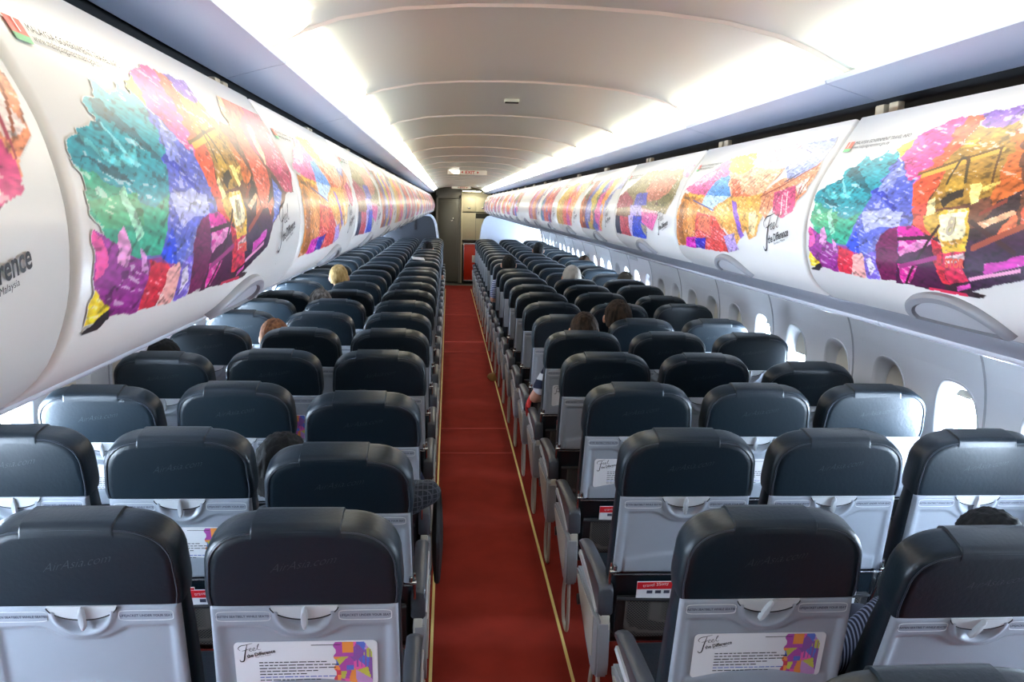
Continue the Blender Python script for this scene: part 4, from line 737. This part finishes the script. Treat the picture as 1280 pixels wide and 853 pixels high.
# ------------------------------------------------------------------ lamps, signs, far end
def build_lights():
    for s in (-1, 1):
        bm = bmesh.new(); P = [(.574, 2.171), (.564, 2.172), (.550, 2.178), (.532, 2.188), (.514, 2.199), (.501, 2.210), (.495, 2.222), (.498, 2.236), (.575, 2.200)]
        extrude_profile(bm, [(s*(x-.545), z-2.19) for x, z in P], -.492, .395, True); me = bm_mesh(bm, 'lens', 'tube_glow', 50)
        for k in range(-3, 16):
            y = SEAM0+MOD*(k+1)+.52+.015
            t = empty('cove_lamp', (s*.545, y, 2.19), 'long warm white lamp in the %s ceiling cove, %s' % ('left' if s < 0 else 'right', ('%s from the camera' % word_num(k+1)) if k >= -1 else 'behind the camera, %s' % word_num(-k-2)), 'lamp', 'lamps in the ceiling coves')
            to_obj('lamp_lens', me, t)
    for s in (-1, 1):
        bm = bmesh.new(); box(bm, (0, 0, 0), (.030, 1.0, .014), .004, 2); box(bm, (0, 0, .014), (.05, 1.0, .014), .003, mi=1); me = bm_mesh(bm, 'lens', ['side_glow', 'lamp_housing'])
        for k in range(-1, 17):
            t = to_obj('sidewall_lamp', me); t.location = (s*1.50, SEAM0+k*MOD+.52, 1.598)
            tag(t, 'slim white lamp under the %s bins above the windows, %s from the camera' % ('left' if s < 0 else 'right', word_num(k+1)), 'lamp', 'lamps under the bins')
    w = bpy.data.worlds.new('sky'); S.world = w; w.use_nodes = True; bg = w.node_tree.nodes['Background']; bg.inputs[0].default_value = (.72, .86, 1, 1); bg.inputs[1].default_value = SKY
    # daylight portals just outside the window rows
    for s in (-1, 1):
        L = bpy.data.lights.new('daylight_%s' % ('left' if s < 0 else 'right'), 'AREA'); L.shape = 'RECTANGLE'; L.size = .5; L.size_y = 17; L.cycles.is_portal = True
        o = bpy.data.objects.new(L.name, L); COL.objects.link(o); q = Vector((s, 0, 0)); o.location = (s*1.935, 9.2, WZ)
        o.rotation_euler = Matrix((Vector((0, 1, 0)).cross(q), Vector((0, 1, 0)), q)).transposed().to_euler()
def build_end():
    # dividers before the galley
    O = [(.36, .02), (.40, .25), (.425, .60), (.455, 1.0), (.485, 1.25), (.53, 1.48), (.60, 1.60), (.70, 1.635), (1.0, 1.63), (1.58, 1.62), (1.78, 1.4), (1.855, 1.1), (1.855, .6), (1.80, .02)]
    for s in (-1, 1):
        f = lambda u, v, t: (s*u, t, v)
        e = empty('cabin_divider', (s*1.1, 18.25, 0), 'tall %s divider in front of the galley on the %s side' % (('white', 'right') if s > 0 else ('dark panelled pale rimmed', 'left')), 'divider')
        bm = bmesh.new(); prism(bm, O, f, 18.23, 18.27); me = bm_mesh(bm, 'panel', 'partition_white' if s > 0 else 'partition_dark', 20)
        for v in me.vertices: v.co.x -= s*1.1; v.co.y -= 18.25
        to_obj('panel', me, e)
        bm = bmesh.new(); tube(bm, [(s*(u-1.1), 0, v) for u, v in bez(O[:9], 4)], .030 if s < 0 else .018, 8); to_obj('rim', bm_mesh(bm, 'rim', 'partition_white'), e)
        if s < 0:
            bm = bmesh.new()
            for x in (.95, 1.28): box(bm, (-x+1.1, -.03, 1.42), (.05, .02, .22), .006)
            to_obj('panel_bracket', bm_mesh(bm, 'bracket', 'seam_black'), e)
    Y = 19.85
    bm = bmesh.new(); box(bm, (0, Y+.10, 1.1), (3.8, .04, 2.3)); tag(to_obj('wall_front', bm_mesh(bm, 'wall_front', 'galley_dark')), kind='structure')
    bm = bmesh.new(); box(bm, (0, BACK-.02, 1.2), (3.9, .04, 2.5)); tag(to_obj('wall_back', bm_mesh(bm, 'wall_back', 'wall_panel')), kind='structure')
    # grey door leaf in frame
    d = empty('door_1', (-.24, Y, 0), None, None); tag(d, kind='structure')
    bm = bmesh.new(); box(bm, (0, 0, 1.02), (.50, .05, 1.98), .01); box(bm, (0, -.03, 1.02), (.42, .012, 1.86), .02); to_obj('door_leaf', bm_mesh(bm, 'door_leaf', 'door_grey'), d)
    bm = bmesh.new(); box(bm, (-.275, 0, 1.05), (.05, .08, 2.1), .006); box(bm, (.275, 0, 1.05), (.05, .08, 2.1), .006); box(bm, (0, 0, 2.17), (.6, .08, .30), .006); to_obj('door_frame', bm_mesh(bm, 'door_frame', 'door_edge'), d)
    bm = bmesh.new(); tube(bm, [(.10+.035*math.cos(t), -.042, 1.52+.035*math.sin(t)) for t in np.linspace(0, 2*PI, 16)[:-1]], .006, 6, closed=True); to_obj('door_sign', bm_mesh(bm, 'door_sign', 'steel'), d)
    # galley cabinets
    g = empty('galley_cabinet', (.42, Y-.01, 0), 'cream galley unit with upper lockers beside the grey door', 'cabinet')
    bm = bmesh.new(); box(bm, (0, .0, 1.62), (.70, .08, 1.38), .004); box(bm, (-.34, 0, 1.03), (.03, .16, 2.06), .004); to_obj('body', bm_mesh(bm, 'body', 'galley_cream'), g)
    for i, x in enumerate((-.165, .165)):
        bm = bmesh.new(); box(bm, (x, -.045, 1.885), (.315, .02, .33), .006); dd = to_obj('locker_door', bm_mesh(bm, 'locker_door', 'galley_cream'), g)
        bm = bmesh.new(); box(bm, (x, -.06, 1.80), (.06, .012, .03), .004); to_obj('latch', bm_mesh(bm, 'latch', 'steel'), dd)
    bm = bmesh.new(); box(bm, (0, -.035, 1.70), (.66, .012, .022)); box(bm, (.16, -.04, 1.62), (.33, .012, .12)); box(bm, (0, -.05, 1.02), (.66, .03, .05), .004); box(bm, (0, -.03, .98), (.66, .02, .04)); to_obj('counter', bm_mesh(bm, 'counter', 'galley_dark'), g)
    bm = bmesh.new(); box(bm, (-.005, -.045, 1.35), (.004, .012, .62)); to_obj('seam', bm_mesh(bm, 'seam', 'galley_dark'), g)
    t = empty('service_trolley', (.34, Y-.12, 0), 'red galley trolley with a white notice, below the cream lockers', 'trolley')
    bm = bmesh.new(); box(bm, (0, 0, .51), (.40, .18, .84), .012); to_obj('body', bm_mesh(bm, 'body', 'trolley_red'), t)
    bm = bmesh.new(); box(bm, (0, -.095, .955), (.40, .02, .03), .004); box(bm, (-.205, -.09, .53), (.018, .02, .86), .003); box(bm, (0, -.09, .075), (.40, .02, .03), .003); to_obj('frame', bm_mesh(bm, 'frame', 'steel'), t)
    bm = bmesh.new(); box(bm, (.06, -.094, .60), (.13, .004, .17), .001, 1); to_obj('notice', bm_mesh(bm, 'notice', 'paper'), t)
    for x, lab in ((.30, 'flat galley lamp above the cream lockers'),):
        g2 = bmesh.new(); box(g2, (0, 0, 0), (.46, .24, .03), .006, 2); box(g2, (0, 0, -.016), (.42, .20, .01), .002, 1, mi=1)
        o = to_obj('galley_lamp', bm_mesh(g2, 'galley_lamp', ['lamp_housing', 'galley_glow'])); o.location = (x, 19.40, 2.205); tag(o, lab, 'lamp')
    # overhead exit signs
    for (y, z, lab, sc) in ((9.75, 2.285, 'exit sign with red lettering and arrows hanging from the dome', 1), (17.9, 2.27, 'small far exit sign in front of the galley', .9)):
        e = empty('exit_sign', (-.02 if sc == 1 else .03, y, z), lab, 'sign', 'ceiling exit signs')
        bm = bmesh.new(); box(bm, (0, 0, -.030), (.46*sc, .04, .055), .006); to_obj('housing', bm_mesh(bm, 'housing', 'dome_joint'), e)
        bm = bmesh.new(); gg = lambda x, yy: (x, -.0215, -.046+yy); add_text(bm, 'EXIT', gg, .046, 0.03, 0, align='CENTER', bold=.001, sx=1.2)
        for s in (-1, 1): bm.faces.new([bm.verts.new(gg(.03+s*a, b)) for a, b in ((.082, .030), (.082, .002), (.105, .016))])
        to_obj('lettering', bm_mesh(bm, 'lettering', 'sign_red', smooth=False), e)
        if sc == 1:
            bm = bmesh.new(); bm.faces.new([bm.verts.new((x, -.0215, z_)) for x, z_ in ((-.215, -.006), (-.095, -.006), (-.095, -.052), (-.16, -.052))]); to_obj('lamp_lens', bm_mesh(bm, 'lamp_lens', 'spot_glow', smooth=False), e)
    bm = bmesh.new(); box(bm, (0, 0, 0), (.058, .035, .012), .003); box(bm, (0, -.002, -.007), (.052, .026, .004), mi=1)
    o = to_obj('ceiling_vent', bm_mesh(bm, 'vent', ['dome', 'recess_black'])); o.location = (.005, 3.26, 2.285); tag(o, 'small dark slot in the dome ceiling', 'vent')
    # emergency exit cover on the right wall
    e = empty('exit_handle_cover', (1.79, 8.9, 1.42), 'white moulded exit handle cover high on the right wall', 'cover')
    bm = bmesh.new(); box(bm, (0, 0, 0), (.03, .40, .20), .012, rot=Matrix.Rotation(-.28, 4, 'Y')); to_obj('cover', bm_mesh(bm, 'cover', 'pale_plastic'), e)
    bm = bmesh.new(); tube(bm, [(-.024, -.10, -.03), (-.04, -.10, .02), (-.04, .10, .02), (-.024, .10, -.03)], .008, 8); to_obj('pull', bm_mesh(bm, 'pull', 'wall_seam'), e)

# ------------------------------------------------------------------ people
def limbs(bm, V, E, R):                     # tapered solid limbs between joints, round at every joint
    for i, j in E:
        a, c = V[i], V[j]; d = c-a; L_ = d.length
        if L_ < 1e-4: continue
        d = d/L_; x = Vector((1, 0, 0)); x = (x-d*x.dot(d)); x = x.normalized() if x.length > .2 else Vector((0, 1, 0)).cross(d).normalized(); y = d.cross(x)
        ra = R[i] if isinstance(R[i], tuple) else (R[i], R[i]); rc = R[j] if isinstance(R[j], tuple) else (R[j], R[j])
        rings = []
        for t in (0, .25, .5, .75, 1):
            p = a.lerp(c, t); rx = ra[0]+(rc[0]-ra[0])*t; ry = ra[1]+(rc[1]-ra[1])*t
            rings.append([bm.verts.new(p+x*rx*math.cos(q*PI/8)+y*ry*math.sin(q*PI/8)) for q in range(16)])
        for A_, B_ in zip(rings, rings[1:]):
            for k in range(16): bm.faces.new((A_[k], A_[(k+1) % 16], B_[(k+1) % 16], B_[k]))
        bm.faces.new(rings[0][::-1]); bm.faces.new(rings[-1])
    for p, r in zip(V, R):
        r = r if isinstance(r, tuple) else (r, r)
        bmesh.ops.create_uvsphere(bm, u_segments=16, v_segments=12, radius=1, matrix=Matrix.Translation(p) @ Matrix.Diagonal((r[0]*1.01, r[1]*1.01, min(r)*1.01, 1)))
def solid(bm, name, m, vox, it=3):          # weld everything into one continuous surface
    bmesh.ops.recalc_face_normals(bm, faces=bm.faces); me = bpy.data.meshes.new('b'); bm.to_mesh(me); bm.free(); o = bpy.data.objects.new('b', me); COL.objects.link(o)
    r = o.modifiers.new('r', 'REMESH'); r.mode = 'VOXEL'; r.voxel_size = vox; q = o.modifiers.new('s', 'SMOOTH'); q.iterations = it; q.factor = .5
    out = bpy.data.meshes.new_from_object(o.evaluated_get(bpy.context.evaluated_depsgraph_get())); bpy.data.objects.remove(o)
    out.polygons.foreach_set('use_smooth', [True]*len(out.polygons)); out.materials.clear(); out.materials.append(MAT[m]); out.name = name; return out
def person(name_label, side, col, row, head, shirt, hair, lean=(0, 0), elbow=None, longsleeve=False, sk='skin', hair_len=0, group='passengers seated in the cabin', hs=1.0, cover=None, sw=.155):
    x0, y0 = seat_xy(side, col, row); O = Vector((x0, y0, 0)); Hd = Vector(head)-O      # head centre, seat-local
    V = []; E = []; R = []
    def a(p, r, par=None):
        V.append(Vector(p)); R.append(r); i = len(V)-1
        if par is not None: E.append((par, i))
        return i
    hip = Vector((Hd.x*.15, .22, .52)); nk = Hd+Vector((0, -.015, -.155)) ; nk.z = min(nk.z, Hd.z-.14)
    sp = lambda t: hip.lerp(nk, t)+Vector(((hip.x-nk.x)*t*(1-t)*2.0, (1-t)*t*.10, 0))
    h0 = a(hip, (.125, .10)); s1 = a(sp(.33), (.118, .088), h0); s2 = a(sp(.62), (.130, .095), s1); s3 = a(sp(.84), (.118, .085), s2); n0 = a(nk, (.050, .052), s3); hb = a(nk.lerp(Hd, .5), (.050, .055), n0)
    hands = []
    for s in (-1, 1):
        sh = a(sp(.86)+Vector((s*sw, .005, -.01)), .050, s3)
        el = Vector((s*.225, .20, min(.68, nk.z-.26))) if not (elbow and elbow[0] == s) else Vector(elbow[1])-O
        up = a((V[sh]+el)/2, .042, sh); e_ = a(el, .036, up); wr = el+(Vector((-s*.06, .20, -.015)) if not (elbow and elbow[0] == s) else Vector((-s*.10, .19, -.05))); w_ = a(wr, .024, e_)
        hands.append((s, wr, (wr-el).normalized(), w_))
        pm = a(wr+(wr-el).normalized()*.045, (.030, .016), w_)
    for s in (-1, 1):
        th = a(hip+Vector((s*.085, .05, -.01)), .082, h0); kn = a((s*.115, .545, .50), .052, th); an = a((s*.12, .52, .10), .036, kn); a((s*.125, .60, .045), (.036, .028), an); 
    bm = bmesh.new(); limbs(bm, V, E, R)
    # fingers
    for s, wr, d, _ in hands:
        c = wr+d*.06; sdv = Vector((0, 0, 1)).cross(d).normalized()
        for k, (o_, l) in enumerate(((-.024, .058), (-.008, .068), (.008, .064), (.023, .050))):
            p0 = c+sdv*o_; p1 = p0+d*l*.5+Vector((0, 0, -.004)); p2 = p0+d*l*.85+Vector((0, 0, -.022)); tube(bm, [p0-d*.035, p0+d*.01, p1, p2], [.010, .0095, .009, .0075], 8)
        t0 = wr+d*.02-sdv*s*-.02*0+sdv*(.024*(-s)); tube(bm, [t0-d*.02, t0+d*.03+sdv*(-s)*.018, t0+d*.055+sdv*(-s)*.022], [.012, .010, .009], 8)
    # head with face, ears, nose
    def ell(c, r): bmesh.ops.create_uvsphere(bm, u_segments=20, v_segments=14, radius=1, matrix=Matrix.Translation(c) @ Matrix.Diagonal((*r, 1)))
    ell(Hd+Vector((0, -.012, .012)), (.077*hs, .094*hs, .098*hs)); ell(Hd+Vector((0, .030, -.045)), (.056*hs, .060*hs, .062*hs))
    for s in (-1, 1): ell(Hd+Vector((s*.086*hs, .0, -.006)), (.012, .019, .031)); ell(Hd+Vector((s*.030, .088*hs, .0)), (.013, .008, .009))
    tube(bm, [Hd+Vector((0, .082*hs, .012)), Hd+Vector((0, .103*hs, -.018)), Hd+Vector((0, .088*hs, -.026))], [.007, .013, .010], 8)
    tube(bm, [Hd+Vector((-.024, .084, -.052)), Hd+Vector((0, .092, -.050)), Hd+Vector((.024, .084, -.052))], [.004, .007, .004], 8)
    out = solid(bm, 'person_body', sk, .0055, 2)
    root = to_obj('person', out); root.location = O; tag(root, name_label, 'person', group)
    # clothes
    n_t = 5; cv = V[:4]; cr = [(r[0]*1.10+.004, r[1]*1.12+.004) for r in R[:4]]; ce = [(0, 1), (1, 2), (2, 3)]
    cv = cv+[nk+Vector((0, 0, -.012))]; cr.append((.062, .062)); ce.append((3, 4))
    i = 5
    for s in (-1, 1):
        b = 6+(0 if s < 0 else 5); q = [V[b], V[b+1], V[b+2], V[b+3]] if longsleeve else [V[b], V[b+1], V[b+1].lerp(V[b+2], .35)]
        qr = [.062, .056, .048, .034] if longsleeve else [.062, .058, .054]; p = 3
        for v_, r_ in zip(q, qr): cv.append(v_); cr.append((r_, r_)); ce.append((p, len(cv)-1)); p = len(cv)-1
    g_ = bmesh.new(); limbs(g_, cv, ce, cr); to_obj('shirt', solid(g_, 'shirt', shirt, .009, 4), root)
    L0 = 16; tv = [V[0]]; tr = [(.140, .118)]; te = []
    for s in (-1, 1):
        b = L0+(0 if s < 0 else 4); p = 0
        for v_, r_ in zip(V[b:b+3], (.092, .064, .050)): tv.append(v_); tr.append((r_, r_)); te.append((p, len(tv)-1)); p = len(tv)-1
    g_ = bmesh.new(); limbs(g_, tv, te, tr); to_obj('trousers', solid(g_, 'trousers', 'trouser', .010, 4), root)
    for s in (-1, 1):
        g_ = bmesh.new(); limbs(g_, [Vector((s*.12, .50, .055)), Vector((s*.122, .56, .046)), Vector((s*.126, .645, .038))], [(0, 1), (1, 2)], [(.044, .048), (.046, .040), (.040, .030)]); to_obj('shoe', solid(g_, 'shoe', 'strap_black', .007, 2), root)
    # hair: tufted shell over crown and back of the head
    bm = bmesh.new(); bmesh.ops.create_icosphere(bm, subdivisions=5, radius=1)
    rs = random.Random(row*3+col)
    for v in list(bm.verts):
        p = v.co
        if (p.y > .35 and p.z < .45) or p.z < (-.62-hair_len): bm.verts.remove(v)
    for v in bm.verts:
        p = v.co.copy(); nz = noise.noise(Vector((p.x*7, p.y*7, p.z*2.2+row)))*.05+noise.noise(Vector((p.x*20, p.y*20, p.z*5)))*.03
        k = 1+nz; v.co = Hd+Vector((p.x*.087*k*hs, -.016+p.y*.108*k*hs, .016+p.z*(.112 if p.z > 0 else .112+hair_len*.12)*k*hs))
    hm = bm_mesh(bm, 'hair', hair, 80); ho = to_obj('hair' if not cover else cover, hm, root); so = ho.modifiers.new('t', 'SOLIDIFY'); so.thickness = .012; so.offset = -1
    return root
def build_people():
    tinted('hair_black', (.003, .003, .004), (.011, .010, .009), 'hair', 60); tinted('hair_brown', (.010, .006, .004), (.060, .034, .020), 'hair', 50)
    tinted('hair_ginger', (.10, .035, .015), (.34, .14, .06), 'hair', 50); tinted('hair_blond', (.36, .22, .07), (.75, .52, .24), 'hair', 40); tinted('hair_grey', (.05, .045, .04), (.30, .27, .25), 'hair', 50)
    tinted('scarf_cream', (.42, .38, .32), (.55, .50, .43), 'hair', 12); tinted('cap_olive', (.05, .042, .03), (.07, .06, .045), 'hair', 12)
    tinted('shirt_check', (.008, .010, .015), (.04, .043, .055), 'check', 55); tinted('shirt_stripe', (.010, .012, .025), (.16, .18, .25), 'X', 38); tinted('shirt_polo', (.015, .02, .05), (.62, .64, .72), 'Z', 3.2)
    tinted('shirt_navy', (.012, .016, .04)); tinted('shirt_white', (.5, .5, .52)); tinted('shirt_violet', (.12, .09, .18)); tinted('shirt_black', (.008, .008, .009)); tinted('shirt_blue_stripe', (.03, .05, .14), (.5, .52, .6), 'Z', 14)
    for P in PEOPLE: person(*P[0], **P[1])
    # loose things on and beside the armrests
    bm = bmesh.new(); n = 14; lp = []
    for k in range(n):
        t = k/(n-1); z = .66-.42*t; w = .028+.022*math.sin(PI*t); lp.append([(-.02+w*math.cos(q)*.5, w*math.sin(q)*1.5+.01*math.sin(t*9), z) for q in np.linspace(0, 2*PI, 12)[:-1]])
    loft(bm, lp); o = to_obj('shoulder_bag', bm_mesh(bm, 'bag', 'strap_black')); x, y = seat_xy(-1, 0, 3); o.location = (x+.315, y+.02, 0); tag(o, 'black bag hanging over the aisle armrest on the left', 'bag')
    bm = bmesh.new(); tube(bm, bez([(0, -.03, .60), (.02, 0, .668), (.0, .03, .60), (.01, .08, .52)], 5), .012, 8); o = to_obj('red_strap', bm_mesh(bm, 'strap', 'strap_red')); x, y = seat_xy(1, 0, 5); o.location = (x-.27, y+.33, 0); tag(o, 'red strap looped over a right side aisle armrest', 'strap')
    # tan shoe out in the aisle
    bm = bmesh.new(); loft(bm, [[(w*math.cos(q), y_, h*max(0, math.sin(q))+.004) for q in np.linspace(0, 2*PI, 16)[:-1]] for y_, w, h in ((-.13, .02, .045), (-.11, .036, .07), (-.05, .038, .078), (.02, .042, .06), (.08, .045, .045), (.12, .032, .03), (.135, .012, .015))])
    o = to_obj('shoe', bm_mesh(bm, 'shoe', 'tan_leather')); o.location = (.262, 8.75, .005); o.rotation_euler = (0, 0, .1); tag(o, 'tan leather shoe poking into the aisle from the right', 'shoe')
    bm = bmesh.new(); box(bm, (0, 0, 0), (.16, .11, .012), .003, 1); o = to_obj('folded_paper', bm_mesh(bm, 'paper', 'paper')); x, y = seat_xy(-1, 0, 13); o.location = (x-.05, y-.075, 1.195); o.rotation_euler = (0.2, .1, .2); tag(o, 'white folded paper lying on top of a far left seat', 'paper')

def build_camera():
    cx, cz, f, yaw, pitch, roll = -.23360, 1.8853, 1020.63, .0802, .1645, .0240
    fw = Vector((math.sin(yaw)*math.cos(pitch), math.cos(yaw)*math.cos(pitch), -math.sin(pitch))); r = Vector((math.cos(yaw), -math.sin(yaw), 0)); u = r.cross(fw)
    c, s = math.cos(roll), math.sin(roll); R = r*c+u*s; U = u*c-r*s
    cam = bpy.data.cameras.new('camera'); o = bpy.data.objects.new('camera', cam); COL.objects.link(o)
    cam.sensor_width = 36; cam.lens = f/1280*36; cam.clip_start = .02
    M = Matrix((R, U, -fw)).transposed().to_4x4(); M.translation = (cx, 0, cz); o.matrix_world = M; S.camera = o
PEOPLE = [
 (('person in a dark checked shirt leaning left across the gap of the second left row', -1, 0, 2, (-.80, 2.80, .945), 'shirt_check', 'hair_black'), dict(elbow=(1, (-.300, 2.93, .82)), longsleeve=True, sw=.18, hs=1.16)),
 (('person in a black pinstriped shirt in the reclined middle seat, nearest on the right', 1, 1, 1, (1.315, 2.10, .925), 'shirt_stripe', 'hair_black'), dict(longsleeve=True, hs=1.15, sw=.195, elbow=(-1, (.915, 2.14, .60)))),
 (('person in a navy and white polo shirt with an elbow out over the right aisle', 1, 0, 5, (.607, 4.94, 1.125), 'shirt_polo', 'hair_brown'), dict(elbow=(-1, (.325, 5.02, .69)), sk='skin_pale')),
 (('person with tousled brown hair showing above a middle seat on the right', 1, 1, 6, (.966, 5.65, 1.115), 'shirt_violet', 'hair_brown'), dict(hs=1.1)),
 (('black haired person whose crown shows above the third left window seat', -1, 2, 4, (-1.67, 4.22, 1.05), 'shirt_navy', 'hair_black'), {}),
 (('ginger brown haired person between left middle and window seats', -1, 1, 5, (-1.265, 4.94, 1.06), 'shirt_navy', 'hair_ginger'), {}),
 (('blond haired person in a left middle seat halfway down the cabin', -1, 1, 9, (-1.255, 7.78, 1.175), 'shirt_navy', 'hair_blond'), {}),
 (('grey haired person in a left middle seat just behind the blond one', -1, 1, 7, (-1.21, 6.36, 1.095), 'shirt_black', 'hair_grey'), {}),
 (('person wearing a cream head scarf in a right middle seat halfway down', 1, 1, 10, (1.06, 8.49, 1.145), 'shirt_white', 'scarf_cream'), dict(hs=1.12, hair_len=.3, cover='head_scarf')),
 (('person in an olive cap in a right window seat halfway down', 1, 2, 10, (1.63, 8.49, 1.10), 'shirt_navy', 'cap_olive'), dict(cover='cap')),
 (('dark haired person in a far right window seat', 1, 2, 14, (1.66, 11.33, 1.10), 'shirt_black', 'hair_brown'), {}),
 (('dark haired person in a far right middle seat', 1, 1, 16, (1.17, 12.76, 1.20), 'shirt_black', 'hair_black'), {}),
 (('black haired person low behind the third left aisle seat', -1, 0, 3, (-.60, 3.50, .955), 'shirt_navy', 'hair_black'), {}),
 (('person in black in a far left aisle seat', -1, 0, 17, (-.57, 13.47, 1.15), 'shirt_black', 'hair_black'), {}),
 (('person in a blue striped top with an arm over the far right aisle', 1, 0, 12, (.50, 9.91, 1.17), 'shirt_blue_stripe', 'hair_black'), dict(elbow=(-1, (.32, 10.0, .74)))),
]
build_shell(); build_walls(); build_bins(); build_seats(); build_lights(); build_end(); build_people(); build_camera()
v = S.view_settings; v.view_transform = 'Standard'; v.look = 'None'; v.gamma = 1; v.use_curve_mapping = False; v.exposure = 0.0
